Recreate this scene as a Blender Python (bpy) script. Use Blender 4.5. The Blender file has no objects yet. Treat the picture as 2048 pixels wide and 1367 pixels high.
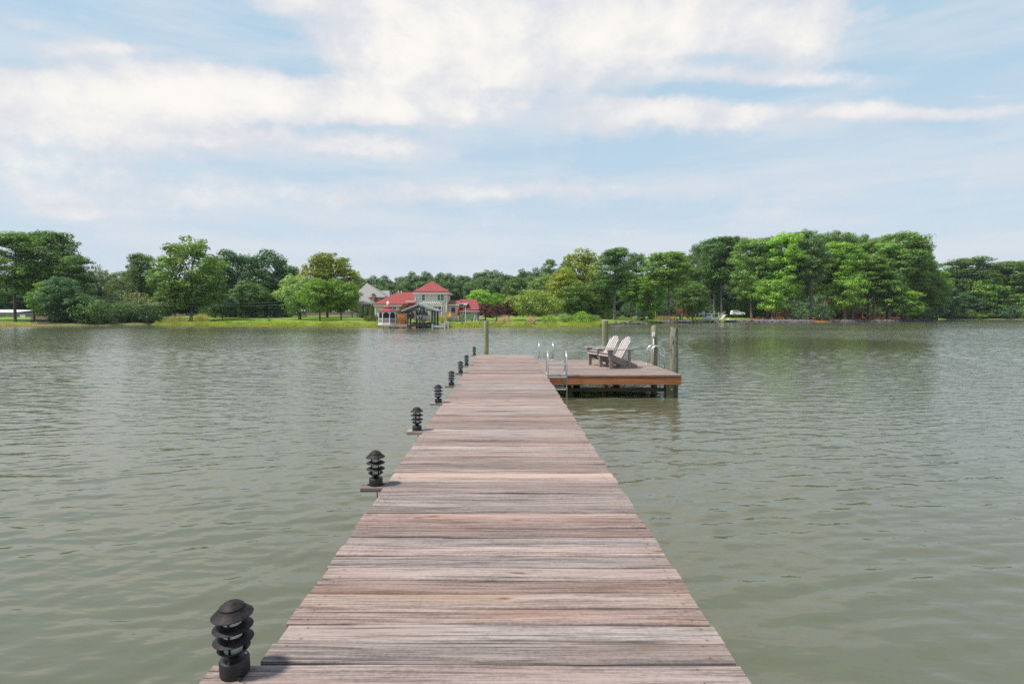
import bpy, math, random
import numpy as np
from mathutils import Vector, Matrix

R = math.radians
scene = bpy.context.scene
COL = scene.collection
random.seed(11)
rng = np.random.default_rng(11)

# ------------------------------------------------------------------ camera
EYE = 1.94            # eye height above the water
F = 1140.0            # focal length in photo pixels (2048 wide)
VX, HY = 1011.0, 627.0
cam_d = bpy.data.cameras.new('camera')
cam = bpy.data.objects.new('camera', cam_d)
COL.objects.link(cam)
cam.location = (0, 0, EYE)
cam.rotation_euler = (R(90), 0, 0)
cam_d.sensor_width = 36.0
cam_d.lens = F / 2048 * 36.0
cam_d.shift_x = (1024 - VX) / 2048
cam_d.shift_y = -(683.5 - HY) / 2048
cam_d.clip_start = 0.05
cam_d.clip_end = 6000
scene.camera = cam

# ------------------------------------------------------------------ view
scene.view_settings.view_transform = 'Standard'
scene.view_settings.look = 'None'
scene.view_settings.exposure = 0.3
scene.view_settings.gamma = 1.0
scene.view_settings.use_curve_mapping = False
scene.render.engine = 'CYCLES'
scene.cycles.max_bounces = 8
scene.cycles.diffuse_bounces = 3
scene.cycles.glossy_bounces = 4
scene.cycles.transmission_bounces = 4
scene.cycles.transparent_max_bounces = 8
scene.cycles.volume_bounces = 0
scene.cycles.use_denoising = False

SUN_EL, SUN_AZ = 60.0, -110.0      # azimuth measured from +Y towards +X (sun on the left)
SUN_STRENGTH = 4.4
SKY_STRENGTH = 0.1


# ------------------------------------------------------------------ node helper
class S:
    """a socket with arithmetic"""
    def __init__(s, nt, sock):
        s.nt, s.s = nt, sock

    def __add__(a, b): return M(a.nt, 'ADD', a, b)
    __radd__ = __add__
    def __sub__(a, b): return M(a.nt, 'SUBTRACT', a, b)
    def __rsub__(a, b): return M(a.nt, 'SUBTRACT', b, a)
    def __mul__(a, b): return M(a.nt, 'MULTIPLY', a, b)
    __rmul__ = __mul__
    def __truediv__(a, b): return M(a.nt, 'DIVIDE', a, b)
    def __pow__(a, b): return M(a.nt, 'POWER', a, b)


def put(nt, sock, v):
    if isinstance(v, S):
        nt.links.new(v.s, sock)
    elif isinstance(v, (tuple, list)):
        v = tuple(v)
        n = len(sock.default_value)
        if len(v) < n:
            v = v + (1.0,) * (n - len(v))
        sock.default_value = v[:n]
    elif v is not None:
        sock.default_value = v


def M(nt, op, *a, clamp=False):
    n = nt.nodes.new('ShaderNodeMath'); n.operation = op; n.use_clamp = clamp
    for i, v in enumerate(a):
        put(nt, n.inputs[i], v)
    return S(nt, n.outputs[0])


def VM(nt, op, *a):
    n = nt.nodes.new('ShaderNodeVectorMath'); n.operation = op
    for i, v in enumerate(a):
        if op == 'SCALE' and i == 1:
            put(nt, n.inputs['Scale'], v)
        else:
            put(nt, n.inputs[i], v)
    return S(nt, n.outputs['Value'] if op in ('DOT_PRODUCT', 'LENGTH') else n.outputs[0])


def mapping(nt, v, loc=(0, 0, 0), rot=(0, 0, 0), scale=(1, 1, 1)):
    n = nt.nodes.new('ShaderNodeMapping')
    put(nt, n.inputs['Vector'], v); put(nt, n.inputs['Location'], loc)
    put(nt, n.inputs['Rotation'], rot); put(nt, n.inputs['Scale'], scale)
    return S(nt, n.outputs[0])


def noise(nt, v, scale=1.0, detail=2.0, rough=0.5, dist=0.0, out='Fac'):
    n = nt.nodes.new('ShaderNodeTexNoise')
    put(nt, n.inputs['Vector'], v); n.inputs['Scale'].default_value = scale
    n.inputs['Detail'].default_value = detail; n.inputs['Roughness'].default_value = rough
    n.inputs['Distortion'].default_value = dist
    return S(nt, n.outputs[out])


def voronoi(nt, v, scale=1.0, feature='F1', out='Distance'):
    n = nt.nodes.new('ShaderNodeTexVoronoi'); n.feature = feature
    put(nt, n.inputs['Vector'], v); n.inputs['Scale'].default_value = scale
    return S(nt, n.outputs[out])


def sstep(nt, v, lo, hi, a=0.0, b=1.0):
    n = nt.nodes.new('ShaderNodeMapRange'); n.interpolation_type = 'SMOOTHSTEP'
    put(nt, n.inputs['Value'], v); put(nt, n.inputs['From Min'], lo); put(nt, n.inputs['From Max'], hi)
    put(nt, n.inputs['To Min'], a); put(nt, n.inputs['To Max'], b)
    return S(nt, n.outputs[0])


def lerp(nt, v, lo, hi, a=0.0, b=1.0):
    n = nt.nodes.new('ShaderNodeMapRange')
    put(nt, n.inputs['Value'], v); put(nt, n.inputs['From Min'], lo); put(nt, n.inputs['From Max'], hi)
    put(nt, n.inputs['To Min'], a); put(nt, n.inputs['To Max'], b)
    return S(nt, n.outputs[0])


def mixc(nt, f, a, b, mode='MIX'):
    n = nt.nodes.new('ShaderNodeMix'); n.data_type = 'RGBA'; n.blend_type = mode
    put(nt, n.inputs[0], f); put(nt, n.inputs[6], a); put(nt, n.inputs[7], b)
    return S(nt, n.outputs[2])


def xyz(nt, v):
    n = nt.nodes.new('ShaderNodeSeparateXYZ'); put(nt, n.inputs[0], v)
    return [S(nt, n.outputs[i]) for i in range(3)]


def cxyz(nt, x, y, z):
    n = nt.nodes.new('ShaderNodeCombineXYZ')
    for i, v in enumerate((x, y, z)):
        put(nt, n.inputs[i], v)
    return S(nt, n.outputs[0])


def rgb(nt, c):
    n = nt.nodes.new('ShaderNodeRGB'); n.outputs[0].default_value = (c[0], c[1], c[2], 1)
    return S(nt, n.outputs[0])


# ------------------------------------------------------------------ world
def make_world():
    w = bpy.data.worlds.new('World'); scene.world = w; w.use_nodes = True
    w.cycles.sampling_method = 'MANUAL'; w.cycles.sample_map_resolution = 256
    nt = w.node_tree; nt.nodes.clear()
    out = nt.nodes.new('ShaderNodeOutputWorld')
    bg = nt.nodes.new('ShaderNodeBackground'); bg.inputs['Strength'].default_value = SKY_STRENGTH
    nt.links.new(bg.outputs[0], out.inputs[0])
    sky = nt.nodes.new('ShaderNodeTexSky'); sky.sky_type = 'NISHITA'; sky.sun_disc = False
    sky.sun_elevation = R(SUN_EL); sky.sun_rotation = R(SUN_AZ)
    sky.altitude = 0; sky.air_density = 1.0; sky.dust_density = 0.6; sky.ozone_density = 1.2
    skyc = S(nt, sky.outputs[0])
    tc = nt.nodes.new('ShaderNodeTexCoord')
    d = S(nt, tc.outputs['Generated'])
    x, y, z = xyz(nt, d)
    hor = M(nt, 'SQRT', x * x + y * y)
    tn = M(nt, 'DIVIDE', M(nt, 'MAXIMUM', z, 0.0), M(nt, 'MAXIMUM', hor, 0.05))
    # ragged edges: bend the coordinates a little
    wv = noise(nt, mapping(nt, d, scale=(8, 8, 10)), 1.0, 5, 0.6, 0.0, 'Color')
    wx, wy, _ = xyz(nt, wv)
    yc = M(nt, 'MAXIMUM', y, 0.12)
    az2 = x / yc + (wx - 0.5) * 0.16
    tn2 = z / yc + (wy - 0.5) * 0.06
    blobs = [(790, 95, 130, 95, .62), (950, 70, 200, 90, .5), (1180, 60, 190, 80, .42), (1400, 50, 190, 75, .42), (1640, 50, 130, 85, .36),
             (620, 0, 110, 30, .34), (1000, 150, 150, 40, .25), (100, 185, 330, 52, .50), (400, 185, 250, 46, .46), (620, 215, 230, 36, .44), (850, 222, 150, 24, .38),
             (200, 265, 330, 48, .34), (60, 340, 260, 40, .24), (460, 276, 85, 11, .30), (705, 292, 150, 17, .36), (190, 98, 110, 15, .34), (120, 80, 60, 10, .2),
             (60, 45, 60, 12, .16), (1560, 155, 230, 16, .30), (1830, 222, 300, 18, .46), (1210, 235, 90, 42, .34), (1330, 220, 80, 30, .30),
             (1460, 232, 120, 26, .32), (1600, 258, 80, 14, .22), (1000, 385, 430, 24, .26), (160, 425, 100, 10, .34), (300, 400, 400, 30, .16), (1970, 186, 50, 6, .26),
             (420, 70, 170, 40, -.26), (1900, 80, 150, 100, -.3), (1430, 120, 60, 14, -.2), (1560, 310, 420, 40, -.14),
             (600, 335, 300, 12, -.12), (630, 140, 90, 30, -.26), (1500, 188, 260, 10, -.16), (780, 258, 220, 8, -.16)]
    cov = 0.0
    at = cxyz(nt, az2, tn2, 0.0)
    for (px, py, hw, hh, amp) in blobs:
        a0 = (px - VX) / F; t0 = (HY - py) / F; wa = hw / F; ht = hh / F
        dv = VM(nt, 'MULTIPLY_ADD', at, (1 / wa, 1 / ht, 0), (-a0 / wa, -t0 / ht, 0))
        cov = M(nt, 'MULTIPLY_ADD', M(nt, 'POWER', 0.367879, VM(nt, 'DOT_PRODUCT', dv, dv)), amp, cov)
    cov = cov * sstep(nt, y, 0.12, 0.4)
    n1 = noise(nt, mapping(nt, d, scale=(6, 6, 8)), 1.0, 7, 0.58, 0.0)
    n2 = noise(nt, mapping(nt, d, loc=(3, 1, 2), scale=(15, 15, 18)), 1.0, 6, 0.6, 0.0)
    n4 = noise(nt, mapping(nt, d, loc=(5, 3, 8), scale=(34, 34, 42)), 1.0, 5, 0.62)
    fld = n1 * 0.55 + n2 * 0.48 + n4 * 0.22 + cov * 1.05
    dens = sstep(nt, fld, 0.58, 0.98)
    # light inside the clouds
    n3 = noise(nt, mapping(nt, d, loc=(7, 2, 5), scale=(9, 9, 13)), 1.0, 6, 0.62, 0.2)
    lum = sstep(nt, n3 * 0.85 + n4 * 0.2 + cov * 0.40, 0.50, 0.92)
    ccol = mixc(nt, lum, (5.9, 6.05, 6.5), (8.1, 7.8, 7.35))
    haze = M(nt, 'EXPONENT', tn * (-3.4))
    blue = mixc(nt, 0.8, skyc, (3.4, 5.5, 7.0))
    base = mixc(nt, haze * 0.9, blue, (5.75, 6.05, 6.55))
    veil = noise(nt, mapping(nt, d, loc=(1, 9, 4), scale=(3, 3, 20)), 1.0, 4, 0.55)
    base = mixc(nt, sstep(nt, veil, 0.34, 0.68) * 0.6, base, (6.1, 6.35, 6.7))
    fade = 1.0 - M(nt, 'EXPONENT', tn * (-14.0)) * 0.8
    col = mixc(nt, dens * fade * 0.95, base, ccol)
    put(nt, bg.inputs['Color'], col)


make_world()
sun_d = bpy.data.lights.new('sun', 'SUN'); sun_d.energy = SUN_STRENGTH; sun_d.angle = R(7.0)
sun_d.color = (1.0, 0.95, 0.87)
sun = bpy.data.objects.new('sun', sun_d); COL.objects.link(sun)
_sd = Vector((math.sin(R(SUN_AZ)) * math.cos(R(SUN_EL)), math.cos(R(SUN_AZ)) * math.cos(R(SUN_EL)), math.sin(R(SUN_EL))))
sun.rotation_euler = _sd.to_track_quat('Z', 'Y').to_euler()
sun.location = (-20, 0, 40)


# ------------------------------------------------------------------ geometry helpers
def PX(px, Y):
    return (px - VX) * Y / F


def PZ(py, Y):
    return EYE - (py - HY) * Y / F


def tag(o, label=None, cat=None, group=None, kind=None):
    if label: o['label'] = label
    if cat: o['category'] = cat
    if group: o['group'] = group
    if kind: o['kind'] = kind
    return o


def thing(name, label, cat, loc=(0, 0, 0), rz=0.0, group=None):
    o = bpy.data.objects.new(name, None); COL.objects.link(o)
    o.location = loc; o.rotation_euler = (0, 0, rz); o.empty_display_size = 0.2
    return tag(o, label, cat, group)


class MB:
    def __init__(s):
        s.v, s.f = [], []

    def add(s, vs, fs):
        b = len(s.v)
        s.v += [tuple(p) for p in vs]
        s.f += [tuple(i + b for i in q) for q in fs]
        return s

    def box(s, c, d, rz=0.0, rx=0.0, ry=0.0):
        m = Matrix.Rotation(rz, 3, 'Z') @ Matrix.Rotation(ry, 3, 'Y') @ Matrix.Rotation(rx, 3, 'X')
        vs = []
        for k in range(8):
            p = Vector(((k & 1) - .5, ((k >> 1) & 1) - .5, ((k >> 2) & 1) - .5))
            p = Vector((p.x * d[0], p.y * d[1], p.z * d[2]))
            vs.append(m @ p + Vector(c))
        return s.add(vs, [(0, 2, 3, 1), (4, 5, 7, 6), (0, 1, 5, 4), (2, 6, 7, 3), (0, 4, 6, 2), (1, 3, 7, 5)])

    def bb(s, x0, x1, y0, y1, z0, z1):
        return s.box(((x0 + x1) / 2, (y0 + y1) / 2, (z0 + z1) / 2), (x1 - x0, y1 - y0, z1 - z0))

    def bar(s, a, b, w, h):
        """rectangular bar from a to b, width w (horizontal), height h"""
        a, b = Vector(a), Vector(b); t = (b - a).normalized()
        up = Vector((0, 0, 1)) if abs(t.z) < .95 else Vector((0, 1, 0))
        sd = t.cross(up).normalized() * (w / 2); u = sd.cross(t).normalized() * (h / 2)
        vs = [a - sd - u, a + sd - u, a + sd + u, a - sd + u, b - sd - u, b + sd - u, b + sd + u, b - sd + u]
        return s.add(vs, [(0, 1, 2, 3), (7, 6, 5, 4), (0, 4, 5, 1), (1, 5, 6, 2), (2, 6, 7, 3), (3, 7, 4, 0)])

    def tube(s, pts, r, n=8, cap=True):
        pts = [Vector(p) for p in pts]
        rr = r if isinstance(r, (list, tuple)) else [r] * len(pts)
        rings = []
        ref = None
        for i, p in enumerate(pts):
            t = (pts[min(i + 1, len(pts) - 1)] - pts[max(i - 1, 0)]).normalized()
            if ref is None:
                ref = Vector((1, 0, 0)) if abs(t.x) < .9 else Vector((0, 1, 0))
            u = (ref - t * ref.dot(t)).normalized(); w = t.cross(u); ref = u
            rings.append([p + (u * math.cos(2 * math.pi * k / n) + w * math.sin(2 * math.pi * k / n)) * rr[i] for k in range(n)])
        vs = [q for g in rings for q in g]
        fs = []
        for i in range(len(pts) - 1):
            for k in range(n):
                fs.append((i * n + k, i * n + (k + 1) % n, (i + 1) * n + (k + 1) % n, (i + 1) * n + k))
        if cap:
            fs.append(tuple(reversed(range(n)))); fs.append(tuple(range((len(pts) - 1) * n, len(pts) * n)))
        return s.add(vs, fs)

    def lathe(s, prof, c=(0, 0, 0), n=24, rot=0.0):
        """profile [(r,z)] turned about z"""
        vs, fs = [], []
        for r, z in prof:
            for k in range(n):
                a = 2 * math.pi * k / n + rot
                vs.append((c[0] + r * math.cos(a), c[1] + r * math.sin(a), c[2] + z))
        for i in range(len(prof) - 1):
            for k in range(n):
                fs.append((i * n + k, i * n + (k + 1) % n, (i + 1) * n + (k + 1) % n, (i + 1) * n + k))
        fs.append(tuple(reversed(range(n)))); fs.append(tuple(range((len(prof) - 1) * n, len(prof) * n)))
        return s.add(vs, fs)

    def extrude(s, poly, d):
        """polygon (list of 3d points) extruded by vector d"""
        n = len(poly); d = Vector(d)
        vs = [Vector(p) for p in poly] + [Vector(p) + d for p in poly]
        fs = [tuple(reversed(range(n))), tuple(range(n, 2 * n))]
        fs += [(i, (i + 1) % n, n + (i + 1) % n, n + i) for i in range(n)]
        return s.add(vs, fs)

    def mesh(s, name, mat, smooth=False):
        me = bpy.data.meshes.new(name); me.from_pydata(s.v, [], s.f)
        if mat: me.materials.append(mat)
        if smooth:
            me.polygons.foreach_set('use_smooth', [True] * len(me.polygons))
        me.update()
        return me

    def build(s, name, mat, parent=None, smooth=False, world=True, bevel=0.0, auto=None):
        """vertices are in world space unless world=False; stored relative to the (unrotated) parent"""
        if parent is not None and world:
            o = wloc(parent); s.v = [(p[0] - o[0], p[1] - o[1], p[2] - o[2]) for p in s.v]
        me = s.mesh(name, mat, smooth)
        ob = bpy.data.objects.new(name, me); COL.objects.link(ob)
        if parent is not None: ob.parent = parent
        if auto and smooth:
            sharp(me, auto)
        if bevel > 0:
            md = ob.modifiers.new('bevel', 'BEVEL'); md.width = bevel; md.segments = 1; md.limit_method = 'ANGLE'
        return ob


def sharp(me, ang):
    import bmesh
    bm = bmesh.new(); bm.from_mesh(me)
    for e in bm.edges:
        if len(e.link_faces) == 2 and e.calc_face_angle(0) > R(ang): e.smooth = False
    bm.to_mesh(me); bm.free()


def wloc(o):
    p = Vector((0, 0, 0))
    while o is not None:
        p = p + o.location; o = o.parent
    return p


def link_mesh(name, me, parent=None, loc=(0, 0, 0), rot=(0, 0, 0), scale=(1, 1, 1)):
    o = bpy.data.objects.new(name, me); COL.objects.link(o); o.parent = parent
    o.location = loc; o.rotation_euler = rot; o.scale = scale
    return o


def copy_tree(o, parent=None):
    c = o.copy(); COL.objects.link(c); c.parent = parent
    for ch in list(o.children):
        copy_tree(ch, c)
    return c


# ------------------------------------------------------------------ materials
def new_mat(name):
    m = bpy.data.materials.new(name); m.use_nodes = True
    nt = m.node_tree; nt.nodes.clear()
    out = nt.nodes.new('ShaderNodeOutputMaterial')
    b = nt.nodes.new('ShaderNodeBsdfPrincipled')
    nt.links.new(b.outputs[0], out.inputs[0])
    return m, nt, b, out


def bump(nt, b, h, dist=0.01, strength=1.0):
    n = nt.nodes.new('ShaderNodeBump'); n.inputs['Distance'].default_value = dist
    n.inputs['Strength'].default_value = strength
    put(nt, n.inputs['Height'], h); nt.links.new(n.outputs[0], b.inputs['Normal'])


def objc(nt):
    return S(nt, nt.nodes.new('ShaderNodeTexCoord').outputs['Object'])


def geo_pos(nt):
    return S(nt, nt.nodes.new('ShaderNodeNewGeometry').outputs['Position'])


def simple(name, c, rough=0.6, metal=0.0, var=0.15, scale=6.0, spec=0.5):
    m, nt, b, o = new_mat(name)
    n = noise(nt, objc(nt), scale, 4, 0.6)
    k = lerp(nt, n, 0.3, 0.7, 1 - var, 1 + var)
    put(nt, b.inputs['Base Color'], VM(nt, 'SCALE', rgb(nt, c), k))
    b.inputs['Roughness'].default_value = rough; b.inputs['Metallic'].default_value = metal
    b.inputs['Specular IOR Level'].default_value = spec
    return m


def wood_mat(name, light, dark, warm, grain_axis='x', knot=True, rough=0.8, tint=0.2, dark_amt=0.55, nails=False):
    """weathered timber; grain along an object axis, each board with its own offset and tone"""
    m, nt, b, o = new_mat(name)
    oi = nt.nodes.new('ShaderNodeObjectInfo'); rnd = S(nt, oi.outputs['Random'])
    p = VM(nt, 'ADD', objc(nt), cxyz(nt, rnd * 37.0, rnd * 91.0, rnd * 53.0))
    def sc(al, ac):
        return mapping(nt, p, scale={'x': (al, ac, ac), 'y': (ac, al, ac), 'z': (ac, ac, al)}[grain_axis])
    g1 = noise(nt, sc(1.1, 24), 1.0, 6, 0.62, 0.9)
    g2 = noise(nt, sc(2.4, 92), 1.0, 5, 0.66, 0.5)
    g3 = noise(nt, sc(9.0, 190), 1.0, 4, 0.7, 0.3)
    spk = noise(nt, p, 48.0, 4, 0.7)
    big = noise(nt, sc(0.9, 6), 1.0, 3, 0.5)
    crack = noise(nt, sc(1.0, 62), 1.0, 3, 0.5, 0.9)
    tone = S(nt, nt.nodes.new('ShaderNodeMath').outputs[0]) if False else M(nt, 'FRACT', rnd * 7.31)
    c = mixc(nt, sstep(nt, g1 * 0.30 + g2 * 0.36 + g3 * 0.20 + spk * 0.14, 0.40, 0.585), dark, light)
    c = mixc(nt, sstep(nt, big, 0.45, 0.72) * 0.55, c, warm)
    c = mixc(nt, sstep(nt, crack, 0.60, 0.67) * dark_amt, c, tuple(v * 0.25 for v in dark))
    c = VM(nt, 'SCALE', c, lerp(nt, tone, 0, 1, 1 - tint, 1 + tint))
    hs = nt.nodes.new('ShaderNodeHueSaturation'); put(nt, hs.inputs['Color'], c)
    put(nt, hs.inputs['Saturation'], lerp(nt, M(nt, 'FRACT', rnd * 13.7), 0, 1, 1 - 1.3 * tint, 1 + .6 * tint))
    c = S(nt, hs.outputs[0])
    if knot:
        kv = mapping(nt, p, scale={'x': (2.0, 6.5, 6.5), 'y': (6.5, 2.0, 6.5), 'z': (6.5, 6.5, 2.0)}[grain_axis])
        kd = voronoi(nt, VM(nt, 'ADD', kv, VM(nt, 'SCALE', noise(nt, kv, 2.0, 2, 0.5, 0, 'Color'), 0.22)), 1.0)
        kc = voronoi(nt, kv, 1.0, 'F1', 'Color')
        kr, _, _ = xyz(nt, kc)
        on = M(nt, 'GREATER_THAN', kr, 0.72)
        ring = sstep(nt, kd, 0.20, 0.06) * on
        core = sstep(nt, kd, 0.13, 0.05) * on
        c = mixc(nt, ring * 0.55, c, tuple(a * 0.9 for a in warm))
        c = mixc(nt, core * 0.7, c, tuple(v * 0.3 for v in warm))
    if nails:
        # rusty nail heads where the board crosses the stringers
        nx, ny, _ = xyz(nt, objc(nt))
        dx = M(nt, 'ABSOLUTE', M(nt, 'ABSOLUTE', nx + (rnd - 0.5) * 0.03) - 0.875); dy = M(nt, 'ABSOLUTE', M(nt, 'ABSOLUTE', ny) - 0.042)
        dd = M(nt, 'SQRT', dx * dx + dy * dy)
        c = mixc(nt, sstep(nt, dd, .0055, .0032) * .75, c, (.03, .022, .018))
        c = mixc(nt, sstep(nt, dd, .020, .005) * .2, c, (.10, .05, .03))
    put(nt, b.inputs['Base Color'], c)
    b.inputs['Roughness'].default_value = rough
    b.inputs['Specular IOR Level'].default_value = 0.25
    bump(nt, b, g2 * 0.6 + g1 * 0.4 - sstep(nt, crack, 0.58, 0.68) * 0.8, 0.004, 0.7)
    return m


DECK = wood_mat('weathered_deck_wood', (.345, .258, .234), (.120, .084, .072), (.285, .172, .132), 'x', tint=.28, dark_amt=.65, nails=True)
NEWDECK = wood_mat('fresh_deck_wood', (.47, .345, .285), (.33, .22, .17), (.42, .27, .20), 'x', tint=.04, dark_amt=.25, nails=True)
ORANGEDECK = wood_mat('part_weathered_deck_wood', (.36, .275, .24), (.15, .105, .085), (.33, .185, .11), 'x', tint=.04, dark_amt=.35, nails=True)
FASCIA = wood_mat('orange_fascia_wood', (.41, .15, .052), (.15, .045, .018), (.44, .165, .05), 'x', tint=.05)
JOIST = wood_mat('dark_joist_wood', (.13, .11, .06), (.06, .05, .03), (.12, .10, .045), 'x', knot=False)
CHAIRW = wood_mat('weathered_chair_wood', (.56, .50, .475), (.33, .29, .275), (.48, .41, .385), 'z', knot=False, tint=.1, dark_amt=.3)
CHAIRD = wood_mat('darker_chair_wood', (.34, .275, .25), (.18, .14, .13), (.29, .22, .195), 'x', knot=False, tint=.1)
BACKDECK = wood_mat('far_dock_wood', (.40, .30, .26), (.24, .15, .12), (.36, .2, .14), 'x', knot=False)


def piling_mat(name, c0, c1, blotch):
    m, nt, b, o = new_mat(name)
    p = geo_pos(nt)
    g = noise(nt, mapping(nt, p, scale=(28, 28, 1.6)), 1.0, 5, 0.65, 0.6)
    big = noise(nt, mapping(nt, p, scale=(3, 3, 1.2)), 1.0, 3, 0.6)
    c = mixc(nt, sstep(nt, g, .35, .65), c0, c1)
    c = mixc(nt, sstep(nt, big, .45, .65) * .5, c, (.20, .19, .08))
    bl = noise(nt, mapping(nt, p, scale=(9, 9, 4)), 1.0, 4, 0.6, 0.8)
    c = mixc(nt, sstep(nt, bl, .56, .64) * blotch, c, (.02, .02, .018))
    _, _, z = xyz(nt, p)
    wet = sstep(nt, z + (big - .5) * .25, .38, .12)
    c = mixc(nt, wet * .75, c, (.075, .07, .025))
    put(nt, b.inputs['Base Color'], c); b.inputs['Roughness'].default_value = .75
    bump(nt, b, g, .012, .8)
    return m


PILE = piling_mat('treated_piling', (.13, .135, .075), (.30, .295, .19), .2)
PILE2 = piling_mat('stained_piling', (.10, .10, .065), (.26, .255, .18), .92)
BLACK = simple('rusty_black_metal', (.018, .015, .016), .55, 0.0, .5, 40)
CAPM = simple('sun_faded_black_metal', (.019, .0145, .0155), .62, 0.0, .8, 60, .25)
ALU = simple('aluminium_tube', (.62, .63, .64), .32, 0.9, .08, 20)
STEEL = simple('galvanised_bolt', (.45, .45, .45), .4, .9, .1)
PVC = simple('grey_white_pvc', (.62, .60, .58), .5, 0, .06)
CABLE = simple('black_cable', (.02, .02, .02), .6)


def glass_mat(name, c, rough=.05, spec=.8):
    return simple(name, c, rough, 0, .1, 2.0, spec)


LENS = simple('frosted_lens', (.6, .6, .55), .3)
WINDOW = glass_mat('dark_window_glass', (.015, .02, .035))
CURTAIN = glass_mat('curtained_window', (.45, .47, .5), .2)
WHITE = simple('white_paint', (.74, .73, .71), .55, 0, .06)


def siding_mat(name, c, pitch=.2):
    m, nt, b, o = new_mat(name)
    p = geo_pos(nt); _, _, z = xyz(nt, p)
    lap = M(nt, 'FRACT', z / pitch)
    n = noise(nt, p, 1.5, 3, .5)
    k = lerp(nt, n, .3, .7, .92, 1.08)
    put(nt, b.inputs['Base Color'], VM(nt, 'SCALE', rgb(nt, c), k)); b.inputs['Roughness'].default_value = .7
    return m


def roof_mat(name, c, c2):
    m, nt, b, o = new_mat(name)
    p = geo_pos(nt)
    n = noise(nt, p, 2.2, 5, .65); n2 = noise(nt, mapping(nt, p, scale=(1, 1, 8)), 3.0, 3, .6)
    put(nt, b.inputs['Base Color'], mixc(nt, sstep(nt, n * .5 + n2 * .5, .35, .65), c, c2)); b.inputs['Roughness'].default_value = .7
    bump(nt, b, n2, .01, .4)
    return m


def brick_mat(name):
    m, nt, b, o = new_mat(name)
    t = nt.nodes.new('ShaderNodeTexBrick')
    p = geo_pos(nt); x, y, z = xyz(nt, p)
    put(nt, t.inputs['Vector'], cxyz(nt, x + y, z, 0.0))
    t.inputs['Scale'].default_value = 2.2
    t.inputs['Color1'].default_value = (.30, .11, .07, 1); t.inputs['Color2'].default_value = (.38, .16, .10, 1)
    t.inputs['Mortar'].default_value = (.42, .36, .32, 1); t.inputs['Mortar Size'].default_value = .02
    nt.links.new(t.outputs[0], b.inputs['Base Color']); b.inputs['Roughness'].default_value = .8
    return m


BEIGE = siding_mat('beige_siding', (.58, .50, .435))
REDROOF = roof_mat('red_shingle', (.20, .024, .024), (.27, .042, .04))
GREYROOF = roof_mat('grey_shingle', (.19, .18, .17), (.26, .245, .23))
BRICK = brick_mat('red_brick')
REDWALL = siding_mat('red_brown_siding', (.24, .038, .025))
GREENPOST = simple('dark_green_post', (.045, .085, .075), .7, 0, .3, 5)
GREYTRIM = simple('grey_green_timber', (.22, .25, .26), .7, 0, .2, 8)
LATT = simple('pale_grey_lattice', (.34, .36, .38), .7, 0, .2, 8)
FARWOOD = simple('pale_weathered_timber', (.46, .42, .36), .8, 0, .25, 6)
ORANGEW = simple('orange_stained_wood', (.50, .17, .035), .7, 0, .3, 5)
HONEYW = simple('honey_stained_wood', (.42, .21, .08), .7, 0, .3, 5)
GREENP = simple('dark_green_plastic', (.02, .06, .035), .4)
ORANGEP = simple('orange_canvas', (.55, .13, .03), .7)
YELLOWP = simple('yellow_cloth', (.75, .42, .08), .8, 0, .25, 3)
REDP = simple('red_cloth', (.42, .025, .035), .8)
BLUEP = simple('light_blue_cover', (.22, .38, .55), .6)
NAVY = simple('navy_fabric', (.02, .025, .07), .7)
CARW = simple('white_car_paint', (.75, .75, .76), .25, 0, .03)
TYRE = simple('tyre_rubber', (.02, .02, .02), .8)
RED_L = simple('red_lamp', (.35, .02, .02), .3)
BOATW = simple('white_gelcoat', (.80, .82, .86), .3, 0, .08)
BOATB = simple('blue_black_hull_stripe', (.03, .05, .10), .3)
STONE = simple('purple_grey_stone', (.115, .10, .105), .85, 0, .55, 1.2)
METALROOF = simple('pale_metal_roof', (.62, .58, .55), .5, 0, .1)
SHEDW = siding_mat('grey_shed_wall', (.33, .30, .28), .3)


def screen_mat():
    m = bpy.data.materials.new('insect_screen'); m.use_nodes = True
    nt = m.node_tree; nt.nodes.clear()
    out = nt.nodes.new('ShaderNodeOutputMaterial'); mx = nt.nodes.new('ShaderNodeMixShader'); mx.inputs[0].default_value = .72
    tr = nt.nodes.new('ShaderNodeBsdfTransparent'); df = nt.nodes.new('ShaderNodeBsdfDiffuse')
    df.inputs[0].default_value = (.045, .04, .045, 1)
    nt.links.new(tr.outputs[0], mx.inputs[1]); nt.links.new(df.outputs[0], mx.inputs[2]); nt.links.new(mx.outputs[0], out.inputs[0])
    return m


SCREEN = screen_mat()


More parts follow.
